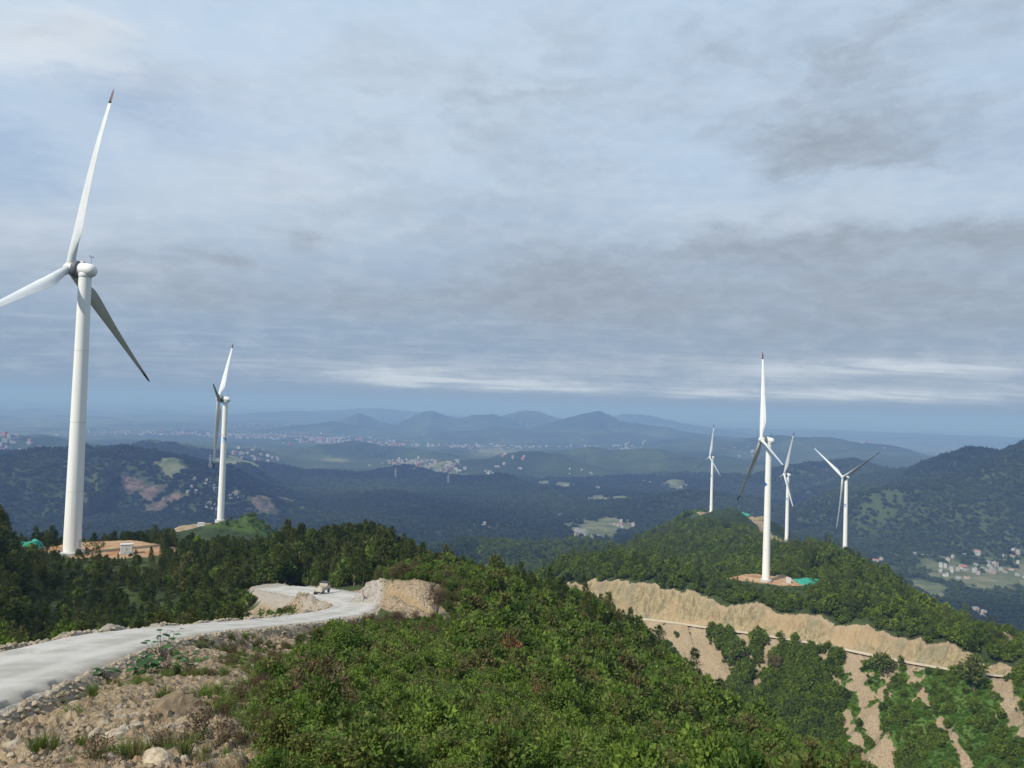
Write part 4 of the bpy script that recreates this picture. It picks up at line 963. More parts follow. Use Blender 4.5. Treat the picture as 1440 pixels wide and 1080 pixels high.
LIB = {}
def build_library():
    for i in range(5):
        arr, bend = conifer_arrays(300 + i, 8, 1500, (0, 1, 1, 0, 2)[i])
        tr = trunk_mb(8, .13, bend, i)
        LIB['conifer', i] = (crown_mesh('conifer_crown', arr, M['conifer']), tr.mesh('conifer_trunk', M['palebark' if i == 4 else 'bark'], True), joined('conifer_stand', arr, M['conifer'], tr, M['bark']))
    for i in range(4):      # shrubs close by: small leaves
        arr = spray_arrays(400 + i, (26, 0, 34, 0)[i], (38, 0, 30, 0)[i], (1.0, 0, .75, 0)[i], (.13, 0, .11, 0)[i], (.9, 0, 1.15, 0)[i]) if i in (0, 2) else bush_arrays(400 + i, (1300, 1400, 1500, 1500)[i], ((.8, .75, .75), (.6, .65, 1.0), (1.0, .9, .6), (.7, .7, .7))[i], (.12, .13, .10, .13)[i], (18, 15, 24, 15)[i], elong=(2.2, 1.8, 2.6, 1.7)[i])
        st = stems(410 + i, 7, .8, .025, .5)
        LIB['shrub', i] = (crown_mesh('shrub_crown', arr, M['leaf']), st.mesh('shrub_stems', M['bark'], True), joined('shrub_growth', arr, M['leaf'], st, M['bark']))
    for i in range(3):      # young broadleaf trees, unit height about 1.9
        arr = bush_arrays(430 + i, 950, ((.8, .8, .9), (.65, .7, 1.05), (.9, .8, .75))[i], .2, (16, 14, 20)[i], zc=.95, elong=1.7, low=.2)
        st = trunk_mb(1.6, .045, (.02, .01), 440 + i, 4)
        LIB['tree', i] = (crown_mesh('tree_crown', arr, M['leaf']), st.mesh('tree_trunk', M['bark'], True), joined('tree_growth', arr, M['leaf'], st, M['bark']))
    for i in range(3):
        arr = bush_arrays(450 + i, 420, ((.85, .85, .85), (.7, .75, 1.0), (.95, .9, .7))[i], .3, (12, 10, 14)[i], zc=.85, elong=1.5)
        LIB['ridge', i] = crown_mesh('ridge_growth', arr, M['ridge_leaf'])
    arr = bush_arrays(456, 260, (.95, .95, .5), .3, 12, zc=.5, elong=2.6); LIB['lush', 0] = crown_mesh('lush_growth', arr, M['lush'])
    for i in range(2):
        arr, _ = conifer_arrays(460 + i, 2.0, 260, i)
        LIB['ridgepine', i] = crown_mesh('ridge_pine_growth', arr, M['conifer'])
    for i in range(3):
        arr = bush_arrays(470 + i, 90, (.9, .85, .85), .6, 9, zc=.7, elong=1.35)
        LIB['far', i] = crown_mesh('far_growth', arr, M['far_leaf'])
    for i in range(2):
        rng = np.random.default_rng(480 + i); n = 70; C = Cards(); a = rng.random(n) * 6.283; tl = rng.uniform(.1, .7, n)
        c = np.stack([np.cos(a) * .08 * rng.random(n), np.sin(a) * .08 * rng.random(n), np.full(n, -.03)], 1); ax = unit(np.stack([np.cos(a) * tl, np.sin(a) * tl, np.ones(n)], 1))
        C.add(c, ax, unit(np.cross(ax, np.stack([np.cos(a), np.sin(a), a * 0], 1))), rng.uniform(.3, .75, n), .022)
        LIB['tuft', i] = crown_mesh('grass_tuft', C.arrays(), M['grass'])
    for i in range(2):
        arr = bush_arrays(490 + i, 420, (.6, .6, .9), .22, 12, zc=.7, elong=7, loose=.8)
        LIB['dry', i] = (crown_mesh('dry_crown', arr, M['dry']), stems(495 + i, 16, 1.1, .018, .5).mesh('dry_stems', M['bark'], True))
build_library()

def rock_mesh(seed, m, name='rock'):
    rng = np.random.default_rng(seed)
    n1, n2 = 14, 9; V = []
    pl = sphere_dirs(9, rng); off = rng.uniform(.62, .95, 9)
    for i in range(n2 + 1):
        for j in range(n1):
            th = math.pi * i / n2; ph = 2 * math.pi * j / n1
            d = np.array([math.sin(th) * math.cos(ph), math.sin(th) * math.sin(ph), math.cos(th)])
            r = 1.0
            for p, o in zip(pl, off):
                c = d @ p
                if c > .05: r = min(r, o / c)
            V.append(d * r * (1 + .04 * rng.normal()))
    F = [(i * n1 + j, i * n1 + (j + 1) % n1, (i + 1) * n1 + (j + 1) % n1, (i + 1) * n1 + j) for i in range(n2) for j in range(n1)]
    return mesh_np(name, [tuple(v) for v in V], F[::1], m, smooth=False)

# ------------------------------------------------------------------ scattering a mass of plants as one object
def mass(name, protos, P, scl, rot, idx, label=None, squash=None, cat=None):
    """one object of kind stuff; its points carry copies of the prototype meshes"""
    col = bpy.data.collections.new(name + '_shapes')
    for i, me in enumerate(protos):
        o = bpy.data.objects.new('%s_shape_%02d' % (name, i), me); col.objects.link(o)
    me = bpy.data.meshes.new(name); me.vertices.add(len(P)); me.vertices.foreach_set('co', np.asarray(P, np.float32).ravel())
    for nm, typ, arr in (('idx', 'INT', np.asarray(idx, np.int32)), ('rz', 'FLOAT', np.asarray(rot, np.float32)), ('scl', 'FLOAT', np.asarray(scl, np.float32)), ('sqz', 'FLOAT', np.asarray(squash if squash is not None else np.ones(len(P)), np.float32))):
        a = me.attributes.new(nm, typ, 'POINT'); a.data.foreach_set('value', arr)
    o = link(bpy.data.objects.new(name, me)); tag(o, label, cat, kind='stuff')
    ng = bpy.data.node_groups.new(name + '_growth', 'GeometryNodeTree')
    ng.interface.new_socket('Geometry', in_out='INPUT', socket_type='NodeSocketGeometry'); ng.interface.new_socket('Geometry', in_out='OUTPUT', socket_type='NodeSocketGeometry')
    N, Lk = ng.nodes, ng.links
    gi = N.new('NodeGroupInput'); go = N.new('NodeGroupOutput'); ci = N.new('GeometryNodeCollectionInfo'); ip = N.new('GeometryNodeInstanceOnPoints')
    ci.inputs['Collection'].default_value = col; ci.inputs['Separate Children'].default_value = True; ci.inputs['Reset Children'].default_value = True
    def na(nm, typ):
        n = N.new('GeometryNodeInputNamedAttribute'); n.data_type = typ; n.inputs['Name'].default_value = nm; return n.outputs[0]
    Lk.new(gi.outputs[0], ip.inputs['Points']); Lk.new(ci.outputs[0], ip.inputs['Instance']); ip.inputs['Pick Instance'].default_value = True
    Lk.new(na('idx', 'INT'), ip.inputs['Instance Index'])
    cr = N.new('ShaderNodeCombineXYZ'); Lk.new(na('rz', 'FLOAT'), cr.inputs[2]); Lk.new(cr.outputs[0], ip.inputs['Rotation'])
    s = na('scl', 'FLOAT'); mu = N.new('ShaderNodeMath'); mu.operation = 'MULTIPLY'; Lk.new(s, mu.inputs[0]); Lk.new(na('sqz', 'FLOAT'), mu.inputs[1])
    cs = N.new('ShaderNodeCombineXYZ'); Lk.new(s, cs.inputs[0]); Lk.new(s, cs.inputs[1]); Lk.new(mu.outputs[0], cs.inputs[2]); Lk.new(cs.outputs[0], ip.inputs['Scale'])
    Lk.new(ip.outputs[0], go.inputs[0])
    md = o.modifiers.new('growth', 'NODES'); md.node_group = ng
    return o

def area_points(n, d0, d1, az0=-36, az1=36):
    D = np.sqrt(RNG.uniform(d0 * d0, d1 * d1, n)); a = np.radians(RNG.uniform(az0, az1, n))
    return np.sin(a) * D, np.cos(a) * D
def bare(x, y, soil, grav, orange):
    s = np.maximum(np.maximum(soil, grav), orange)
    m = np.where((np.hypot(x, y) > 270) & (np.hypot(x, y) < 520) & (x > 0))[0]
    s[m] = np.maximum(s[m], chute_mask(x[m], y[m])); return s
# ------------------------------------------------------------------ planting
def plant_all():
    sets = {}
    def put(key, x, y, z, sc, h, w):
        sets.setdefault(key, []).append(np.stack([x, y, z, sc, h, w], 1))
    # ---- left: conifer wood below the road, round the first two turbines
    def wood(n, d0, d1, a0, a1):
        x, y = area_points(n, d0, d1, a0, a1); z, so, gr, orr, st, D, az = ground(x, y); px = azpx(x, y)
        rd, _, sd, al = chain(x, y, ROAD1)
        b = np.maximum(np.maximum(so, gr), orr)
        ok = (b < .12) & (rd > 7.5) & (((sd > 0) & (D < 135) & (px < 462)) | ((D >= 118) & (px < 548) & (rd > 9)) | ((D > 172) & (px < 680)))
        mound = np.hypot(x - MOUNDS[2][0][0], y - MOUNDS[2][0][1]) < 31; mound |= np.hypot(x - MOUNDS[3][0][0], y - MOUNDS[3][0][1]) < 14
        # the first turbine's pad and the second's stay in sight
        ok &= ~mound
        return [v[ok] for v in (x, y, z, D, px)]
    x, y, z, D, px = wood(24000, 38, 300, -38, 0)
    dens = .33 + .3 * fbm(x / 14, y / 14, 2, 300); keep = RNG.random(len(x)) < np.clip(dens, .05, .8) * np.interp(D, [40, 110, 300], [1, .7, .55]); x, y, z, D, px = [v[keep] for v in (x, y, z, D, px)]
    n = len(x); tall = RNG.uniform(.55, 1.0, n) * np.interp(D, [40, 70, 130, 200], [.55, .7, .82, .95])
    tall *= np.where((px > 380) & (px < 560) & (D > 150), 1.28, 1)
    front = (D < 247) & (D > 95) & (px > 40) & (px < 265); tall *= np.where(front, .62, 1)
    tall *= np.where((D > 300) & (px > 230) & (px < 350), .7, 1)
    tall *= np.where((px < 92) & (D > 185), 1.25, 1)
    def cap(hh, x, y, z, D, px):
        # low growth only in front of the second pad
        line = np.where(px < 60, 764, np.where(px < 95, 776, np.where(px < 250, 781, np.where(px < 322, 763, 761)))); zl = -np.array([(l - (572 + .032 * (p - 720))) / FPX for l, p in zip(line, px)]) * D * np.cos(np.arctan2(x, y))
        return np.where(((px > 255) & (px < 392) & (D > 150) & (D < 600)) | ((px > 18) & (px < 235) & (D > 90) & (D < 252)), np.minimum(hh, (zl - z) / 8 + RNG.uniform(-.12, .12, len(x)) + .3 * (RNG.random(len(x)) < .2)), hh)
    tall = cap(tall, x, y, z, D, px); ok = tall > .22; x, y, z, D, px, tall = [v[ok] for v in (x, y, z, D, px, tall)]; n = len(x)
    con = RNG.random(n) < np.where(px > 560, .3, np.where((px > 255) & (D > 130), .5, .68))
    put('conifer', x[con], y[con], z[con] - .15, tall[con], tall[con] * 8, tall[con] * 2.6)
    bl = ~con; s = tall[bl] * RNG.uniform(1.8, 3.3, bl.sum()); put('tree', x[bl], y[bl], z[bl] - .1, s, s * 1.9, s * 1.6)
    x, y, z, D, px = wood(7000, 300, 640, -38, -2); keep = RNG.random(len(x)) < .55; x, y, z, D, px = [v[keep] for v in (x, y, z, D, px)]
    s = RNG.uniform(.6, .95, len(x)); tall = cap(s * np.where(D > 540, .7, 1), x, y, z, D, px); ok = tall > .22; x, y, z, tall = [v[ok] for v in (x, y, z, tall)]; put('conifer', x, y, z, tall, tall * 8, tall * 2.6)
    # low growth at the outer foot of the berm
    x, y = area_points(5200, 34, 130, -38, -14); z, so, gr, orr, st, D, az = ground(x, y); px = azpx(x, y); rd, _, sd, al = chain(x, y, ROAD1)
    ok = (np.maximum(so, gr) < .25) & (sd > 0) & (rd > 6) & (px < 420); x, y, z = x[ok], y[ok], z[ok]; s = RNG.uniform(.8, 2.0, len(x)); put('shrub', x, y, z - .1, s, s * 1.2, s * 1.5)
    # grass mounds beside the pads
    c = MOUNDS[2][0]; m = 120; a = RNG.random(m) * 6.283; q = np.sqrt(RNG.random(m)) * 30; x = c[0] + np.cos(a) * q; y = c[1] + np.sin(a) * q; z = ground(x, y)[0]; s = RNG.uniform(.8, 2.2, m); put('shrub', x, y, z - .1, s, s * 1.2, s * 1.5)
    for c, r, h in (MOUNDS[2], MOUNDS[3]):
        m = 420; a = RNG.random(m) * 6.283; q = np.sqrt(RNG.random(m)) * r * 1.6; x = c[0] + np.cos(a) * q; y = c[1] + np.sin(a) * q; z = ground(x, y)[0]; s = RNG.uniform(.6, 1.3, m); put('mound', x, y, z, s, s, s)
    # ---- right: shrubs and small trees of the near slope
    def slope(n, d0, d1):
        x, y = area_points(n, d0, d1, -24, 37); z, so, gr, orr, st, D, az = ground(x, y); px = azpx(x, y); rd, _, sd, al = chain(x, y, ROAD1)
        b = np.maximum(so, gr)
        ok = (b < .3) & (rd > 5) & ((sd < 0) | (D > 112)) & ((px > 540) | (D < 112)) & ~((sd > 0) & (D < 135))
        return [v[ok] for v in (x, y, z, D, px)]
    def roadside(s, z, D, px):
        # growth on the bank stays below the edge of the road
        ln = np.interp(px, [360, 430, 480, 520, 560, 610], [903, 897, 886, 874, 868, 868]); zl = -(ln - (572 + .032 * (px - 720))) / FPX * D * .96
        hm = np.maximum((zl - z) / 1.3, .12); return np.where((px > 330) & (px < 615) & (D > 30) & (D < 108), np.minimum(s, hm), s)
    x, y, z, D, px = slope(9600, 9, 58); s = RNG.uniform(.32, .68, len(x)) * (1 + 1.0 * RNG.random(len(x)) ** 3) * np.interp(D, [9, 22, 58], [.6, .85, 1.15]); s = roadside(s, z, D, px); put('shrub', x, y, z - .08, s, s * 1.25, s * 1.6)
    x, y, z, D, px = slope(9000, 10, 110); s = roadside(RNG.uniform(.45, 1.1, len(x)) * np.interp(D, [10, 25, 110], [.7, 1.1, 1.9]), z, D, px); put('tuft', x, y, z, s, s * .6, s * .6)
    x, y, z, D, px = slope(22000, 52, 130); k = RNG.random(len(x)) < .75; x, y, z, D, px = [v[k] for v in (x, y, z, D, px)]
    tr = RNG.random(len(x)) < np.interp(D, [52, 90], [.08, .5]) * (px > 640)
    s = RNG.uniform(.7, 1.0, len(x)) * (1 + 1.1 * RNG.random(len(x)) ** 2) * np.interp(D, [52, 130], [.9, 1.3]); 
    s = roadside(s, z, D, px); knoll = (D > 100) & (px < 700); s = np.where(knoll, s * .55, s); s = np.where((D > 76) & (D < 112) & (px > 480) & (px < 650), s * .45, s); tr &= ~((D > 76) & (px < 660))
    a = ~tr; put('shrub', x[a], y[a], z[a] - .1, s[a], s[a] * 1.25, s[a] * 1.6); s2 = s[tr] * 1.05; put('tree', x[tr], y[tr], z[tr] - .1, s2, s2 * 1.9, s2 * 1.6)
    x, y, z, D, px = slope(17000, 125, 235); k = RNG.random(len(x)) < .6; x, y, z, D, px = [v[k] for v in (x, y, z, D, px)]
    s = RNG.uniform(.8, 1.2, len(x)) * (1 + 1.1 * RNG.random(len(x)) ** 2) * np.where(px < 700, .75, 1.0); tr = RNG.random(len(x)) < .6; cn = tr & (RNG.random(len(x)) < .16) & (px > 700)
    put('shrub', x[~tr], y[~tr], z[~tr], s[~tr], s[~tr] * 1.25, s[~tr] * 1.6); a = tr & ~cn; put('tree', x[a], y[a], z[a] - .1, s[a], s[a] * 1.9, s[a] * 1.6)
    put('conifer', x[cn], y[cn], z[cn], s[cn] * .42, s[cn] * 3.4, s[cn] * 1.1)
    n_ = len(x)
    x, y, z, D, px = slope(1500, 19, 130); s = roadside(RNG.uniform(.35, .75, len(x)) * np.interp(D, [10, 120], [.8, 2.0]), z, D, px); put('twig', x, y, z - .05, s, s * 1.2, s)
    # weeds and grass on the bare apron
    x, y = area_points(5200, 7, 60, -36, -6); z, so, gr, orr, st, D, az = ground(x, y); px = azpx(x, y)
    w = fbm(x / 3, y / 3, 3, 310); lim = np.interp(px, [0, 250, 330, 420], [.52, .3, .0, -.3]); ok = (gr < .2) & (w > lim) & (so > .3); s = RNG.uniform(.25, .7, len(x)); put('tuft', x[ok], y[ok], z[ok], s[ok], s[ok] * .5, s[ok] * .5)
    ok &= RNG.random(len(x)) < np.interp(px, [100, 420], [.06, .6]); put('weed', x[ok], y[ok], z[ok] - .05, s[ok] * .7, s[ok] * .5, s[ok] * .5)
    # ---- the opposite ridge
    xa, ya = area_points(90000, 285, 1480, -2, 37); xb, yb = area_points(42000, 285, 455, 8, 37); x = np.r_[xa, xb]; y = np.r_[ya, yb]; z, so, gr, orr, st, D, az = ground(x, y); px = azpx(x, y); b = bare(x, y, so, gr, orr)
    rd, _, sd, al = chain(x, y, ROAD2L)
    below = (sd < 0) & (rd < 150) & (D < 460)
    keep = (RNG.random(len(x)) < np.interp(D, [285, 500, 900, 1480], [1, .85, .42, .25])) & ((np.arange(len(x)) < 90000) | below)
    t3 = chain(x, y, TRACK3)[0]; keep &= ~((t3 < 15) & (D > 900))
    ok = ((b < .25) | ((b < .8) & (RNG.random(len(x)) < .4)) | ((RNG.random(len(x)) < .008) & below)) & keep & (rd > 3.5); x, y, z, D, px, below, rd = [v[ok] for v in (x, y, z, D, px, below, rd)]
    bare_ = b[ok]; 
    grassy = below & (px > 1190) & (RNG.random(len(x)) < .94) & (vnoise(x / 16, y / 16, 320) < .42)
    s = RNG.uniform(1.5, 2.6, len(x)) * (1 + .8 * RNG.random(len(x)) ** 3) * np.where(below, .75, 1.0) * np.interp(D, [300, 600, 1400], [.85, 1.1, 1.6]); s = np.where(grassy, RNG.uniform(.5, .9, len(x)), s); s = np.where(bare_ > .25, s * RNG.uniform(.25, .6, len(x)), s)
    for c, r, _, _ in PADS[3:]:
        # nothing tall between the camera and a pad
        dp = np.hypot(x - c[0], y - c[1]); s = np.where((dp < r * 2.2) & (D < math.hypot(c[0], c[1])), s * .4, s)
    line = np.interp(px, [960, 985, 990, 1075, 1080, 1140], [735, 735, 729, 741, 773, 773]); zl = -(line - (572 + .032 * (px - 720))) / FPX * D * .95
    s = np.where((px > 965) & (px < 1140) & (D > 850) & (D < 1250), np.clip((zl - z) / 2.0, .7, s), s)
    line = np.interp(px, [985, 1010, 1060, 1070, 1130, 1160], [813, 814, 822, 828, 826, 812]); zl = -(line - (572 + .032 * (px - 720))) / FPX * D * .95
    s = np.where((px > 990) & (px < 1160) & (D > 425) & (D < 500), np.clip((zl - z) / 2.0 + RNG.uniform(-.1, .9, len(x)), .6, s), s)
    pc = PADS[2][0]; dp = np.hypot(x - pc[0], y - pc[1]); s = np.where((dp < 32), s * .5, s)
    pn = (~below) & (RNG.random(len(x)) < .22)
    lu = grassy; put('lush', x[lu], y[lu], z[lu] - .1, s[lu], s[lu] * 1.5, s[lu] * 1.8); pn &= ~lu; rr = ~pn & ~lu; put('ridge', x[rr], y[rr], z[rr] - .2, s[rr], s[rr] * 1.8, s[rr] * 1.8); put('ridgepine', x[pn], y[pn], z[pn], s[pn] * 1.35, s[pn] * 3.4, s[pn])
    # ---- the woods beyond
    x, y = area_points(70000, 420, 1900); z, so, gr, orr, st, D, az = ground(x, y); b = bare(x, y, so, gr, orr); px = azpx(x, y)
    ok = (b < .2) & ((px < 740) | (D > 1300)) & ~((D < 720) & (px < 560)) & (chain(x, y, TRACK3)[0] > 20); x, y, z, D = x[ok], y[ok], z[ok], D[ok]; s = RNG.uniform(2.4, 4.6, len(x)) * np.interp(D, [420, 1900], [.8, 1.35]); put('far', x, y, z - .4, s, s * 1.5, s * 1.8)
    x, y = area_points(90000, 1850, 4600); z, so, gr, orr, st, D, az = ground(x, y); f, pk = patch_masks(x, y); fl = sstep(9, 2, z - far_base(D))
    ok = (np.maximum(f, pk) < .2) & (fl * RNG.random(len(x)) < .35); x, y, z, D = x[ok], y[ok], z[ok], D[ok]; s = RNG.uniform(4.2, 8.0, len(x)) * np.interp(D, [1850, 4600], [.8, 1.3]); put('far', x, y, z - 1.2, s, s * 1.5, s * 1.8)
    out = {}
    for k, v in sets.items():
        A = np.concatenate(v); vis = visible(A[:, 0], A[:, 1], A[:, 2] + A[:, 4], np.hypot(A[:, 0], A[:, 1]) * .012 + .5)
        out[k] = A[vis]
    return out
PL = plant_all()

def seen_share(items):
    """rough share of the picture each plant shows, nearest first covering what is behind; items: (n,6) with z, height, width"""
    W, Hh, q = 480, 360, 3.0
    buf = np.zeros((Hh, W), bool); score = np.zeros(len(items))
    P0 = items[:, :3]; P1 = P0.copy(); P1[:, 2] += items[:, 4]
    x0, y0 = project(P0); x1, y1 = project(P1); D = P0 @ _F; w = FPX * items[:, 5] / D * .5
    vis = visible(items[:, 0], items[:, 1], items[:, 2] + items[:, 4] * .6)
    for i in np.argsort(D):
        xc = .5 * (x0[i] + x1[i]); a, b = int((xc - w[i]) / q), int(math.ceil((xc + w[i]) / q)); t, u = int(y1[i] / q), int(math.ceil(y0[i] / q))
        a, b, t, u = max(a, 0), min(b, W), max(t, 0), min(u, Hh)
        if b <= a or t >= u or not vis[i]: continue
        s = buf[t:u, a:b]; score[i] = s.size - s.sum()
        k = max(1, (b - a) // 5) if b - a > 2 else 0
        buf[t + (u - t) // 5:u, a + k:b - k] = True
    return score

def where_words(px, py, D):
    if D < 60: return 'near slope at the bottom of the view'
    return 'slope'

def plant_objects():
    kinds = ['conifer', 'tree', 'shrub']
    allp = np.concatenate([np.c_[PL[k], np.full(len(PL[k]), i), np.arange(len(PL[k]))] for i, k in enumerate(kinds)])
    sc = seen_share(allp)
    rest = {}
    for i, k in enumerate(kinds):
        mine = allp[:, 6] == i; idx = np.where(mine)[0]; order = idx[np.argsort(-sc[idx])]
        chosen = [j for j in order[:290] if sc[j] > 0]
        ch = set(int(allp[j, 7]) for j in chosen)
        rest[k] = np.array([n not in ch for n in range(len(PL[k]))])
        nv = {'conifer': 4, 'tree': 3, 'shrub': 4}[k]
        for j in chosen:
            x, y, z, s, h, w = allp[j, :6]; D = math.hypot(x, y); px, py = project(np.array([[x, y, z + h * .5]])); px, py = float(px[0]), float(py[0])
            v = random.randrange(nv)
            if k == 'conifer' and 380 < px < 560 and 150 < D < 300 and random.random() < .8: v = 4
            crown, stem, _ = LIB[k, v]
            if k == 'conifer':
                shape = ('narrow dark', 'broad ragged', 'rounded dark', 'pointed dark', 'bare-trunked')[v]
                place = ('in the grove of bare poles behind the parked truck' if v == 4 else 'in the wood left of the nearest turbine tower' if px < 92 and D > 150 else 'in the wood between the gravel road and the orange pad' if px < 250 and D < 250 else 'in the dark wood between the two left turbines' if px < 330 else
                         'at the wood edge right of the grassy mound' if D > 250 and px < 560 else 'in the dark wood beside the bend of the gravel road' if px < 560 else 'standing among the shrubs of the steep green slope')
                nm, cat, grp, lab = 'conifer_tree', 'conifer', 'conifers ' + place, shape + ' conifer ' + place
            elif k == 'tree':
                shape = ('round-crowned', 'slim upright', 'spreading')[v]
                place = ('in the conifer wood left of the road' if px < 480 else 'on the hilltop behind the cut bank' if px < 690 and py < 830 else 'near the crest of the steep green slope' if py < 900 else 'low on the green slope below the mountain road' if px > 980 else 'halfway down the steep green slope')
                nm, cat, grp, lab = 'broadleaf_tree', 'tree', 'broadleaf trees ' + place, shape + ' green broadleaf tree ' + place
            else:
                shape = ('rounded', 'upright', 'low spreading', 'loose big-leaved')[v]
                place = ('under the rubble berm of the gravel road' if px < 420 and D < 130 and py < 900 else 'beside the bare earth apron' if px < 520 and py > 900 else 'below the bend of the gravel road' if px < 640 and py < 930 else 'at the foot of the view on the green slope' if py > 1000 else 'on the upper green slope' if py < 900 else 'on the middle of the green slope')
                nm, cat, grp, lab = 'shrub', 'shrub', 'shrubs ' + place, shape + ' green shrub ' + place
            r = empty(nm, (x, y, z), random.random() * 6.283, lab, cat, grp); r.scale = (s, s, s * random.uniform(.85, 1.2))
            link(bpy.data.objects.new('crown', crown), r); link(bpy.data.objects.new('trunk' if k != 'shrub' else 'stems', stem), r)
    # everything smaller, farther or hidden stays one mass per kind of cover
    def lib(k, n): return [LIB[k, i][2] for i in range(n)]
    def scat(name, protos, A, label, cat, sq=(.85, 1.2)):
        n = len(A); mass(name, protos, A[:, :3], A[:, 3], RNG.random(n) * 6.283, RNG.integers(0, len(protos), n), label, RNG.uniform(sq[0], sq[1], n), cat)
    scat('conifer_woods', lib('conifer', 4), PL['conifer'][rest['conifer']], 'dense dark conifer wood covering the hillside left of the gravel road', 'woods')
    A = np.concatenate([PL['tree'][rest['tree']]]); scat('broadleaf_woods', lib('tree', 3), A, 'mixed green young trees covering the steep near hillside', 'woods')
    scat('undergrowth', lib('shrub', 4), PL['shrub'][rest['shrub']], 'thick green undergrowth covering the near slope', 'undergrowth')
    T = np.concatenate([PL['tuft'], PL['mound']]); scat('grass', [LIB['tuft', i] for i in range(2)], T, 'tufts of grass over the bare earth and grassy mounds', 'grass')
    scat('dry_undergrowth', [LIB['dry', 0][0], LIB['dry', 1][0]], PL['twig'], 'brown dry twigs and ferns among the green undergrowth', 'undergrowth')
    scat('weeds', [LIB['shrub', 2][0], LIB['shrub', 0][0], LIB['dry', 0][0]], PL['weed'], 'small weeds growing on the bare earth apron', 'weeds')
    scat('ridge_woods', [LIB['ridge', i] for i in range(3)], PL['ridge'], 'thick broadleaf woods covering the opposite ridge', 'woods', (.8, 1.3))
    scat('lush_grass', [LIB['lush', 0]], PL['lush'], 'bright green grassy growth on the slope below the mountain road', 'grass')
    scat('ridge_pine_woods', [LIB['ridgepine', i] for i in range(2)], PL['ridgepine'], 'dark pines scattered through the woods of the opposite ridge', 'woods', (.9, 1.3))
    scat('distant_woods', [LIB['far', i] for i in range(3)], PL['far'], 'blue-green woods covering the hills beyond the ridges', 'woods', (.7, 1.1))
plant_objects()

# ------------------------------------------------------------------ single plants and stones that stand out
def broad_leaf_plant(px, py, D, h, n, label, m='big_leaf', leaf=.3):
    p = hit(px, py, D * .6, D * 1.6)
    if p is None: return
    rng = np.random.default_rng(int(px * 7 + py)); root = empty('broad_leaved_plant', p, 0, label, 'plant')
    mb = MB(); lv = MB()
    for k in range(n):
        a = rng.random() * 6.283; t = rng.random() ** .6; rr = h * .75 * rng.random(); q = Vector((math.cos(a) * rr, math.sin(a) * rr, h * (.25 + .75 * t)))
        mb.tube((q.x * .15, q.y * .15, -.05), q, .012, .006, 5)
        L = leaf * rng.uniform(.7, 1.25); ax = Vector((math.cos(a), math.sin(a), rng.uniform(-.35, .3))).normalized(); sd = ax.cross(Vector((0, 0, 1))).normalized(); up = sd.cross(ax)
        out = [(0, .0), (.02, .2), (.18, .42), (.45, .46), (.75, .28), (1, 0)]
        V = [q + ax * (L * u) - up * (L * .16 * u * u) for u, w in out] + [q + ax * (L * u) + sd * (L * w) + up * (L * .10 * w) - up * (L * .16 * u * u) for u, w in out] + [q + ax * (L * u) - sd * (L * w) + up * (L * .10 * w) - up * (L * .16 * u * u) for u, w in out]
        F = [(i, i + 1, 7 + i, 6 + i) for i in range(5)] + [(i + 1, i, 12 + i, 13 + i) for i in range(5)]
        lv.add(V, F)
    lv.build('leaves', M[m], root, True); mb.build('stalks', M['bark'], root)
for a in ((228, 925, 42, 1.3, 26, 'tallest broad-leaved plant on the crest of the earth bank by the road'), (203, 953, 32, .85, 34, 'bright green broad-leaved plant on the earth bank, left of two others'), (265, 945, 36, .8, 24, 'broad-leaved plant in the middle of the earth bank, right of the bright one'),
          (146, 958, 34, .5, 14, 'small dull green plant on the earth bank near the road edge'), (402, 1022, 21, .75, 20, 'large-leaved plant where the bare earth meets the green slope'), (505, 1040, 21, .8, 18, 'pale large-leaved plant at the lower edge of the green slope')):
    broad_leaf_plant(*a)

def lone_bush(name, cat, px, py, D, s, key, m, label, stem=True, sz=1.0):
    p = hit(px, py, D * .6, D * 1.7)
    if p is None: return
    crown, st = (LIB[key][0], LIB[key][1]); me = crown.copy(); me.materials[0] = M[m]
    r = empty(name, p - np.array([0, 0, .05]), random.random() * 6, label, cat); r.scale = (s, s, s * sz)
    link(bpy.data.objects.new('crown', me), r); link(bpy.data.objects.new('stems', st), r)
lone_bush('dry_bush', 'bush', 452, 1030, 23, 1.35, ('dry', 0), 'dry', 'brown dry twiggy bush between the bare earth and the green slope', sz=1.1)
lone_bush('dry_bush', 'bush', 440, 905, 80, 1.1, ('dry', 1), 'dry', 'brown dry bush below the road edge near the bend')
lone_bush('dry_bush', 'bush', 612, 866, 110, 2.8, ('dry', 1), 'dry', 'dark brown bush at the right end of the cut bank')
lone_bush('dry_bush', 'bush', 1090, 950, 400, 7, ('dry', 0), 'dry', 'brown bush on the bare chute below the mountain road')
lone_bush('rust_bush', 'bush', 718, 955, 75, 1.8, ('shrub', 1), 'rust', 'rust brown bush on the green slope', sz=1.3)
lone_bush('rust_bush', 'bush', 762, 1010, 60, 1.8, ('shrub', 0), 'rust', 'rust tinged bush low on the green slope', sz=1.0)
lone_bush('red_bush', 'bush', 803, 906, 125, 2.4, ('shrub', 0), 'red', 'red-leaved bush on the upper green slope')
lone_bush('red_bush', 'bush', 941, 1018, 95, 1.0, ('shrub', 3), 'red', 'small red-leaved bush low on the green slope')
lone_bush('lime_tree', 'tree', 40, 885, 55, 2.2, ('tree', 0), 'lime_leaf', 'bright lime green young tree standing out from the dark wood', sz=1.1)
lone_bush('lime_shrub', 'shrub', 575, 1062, 22, .75, ('shrub', 2), 'lime_leaf', 'yellow-green shrub at the bottom of the green slope')
lone_bush('lime_shrub', 'shrub', 425, 1072, 16, .8, ('shrub', 2), 'lime_leaf', 'yellow-green low shrub at the bottom edge beside the bare earth', sz=.6)
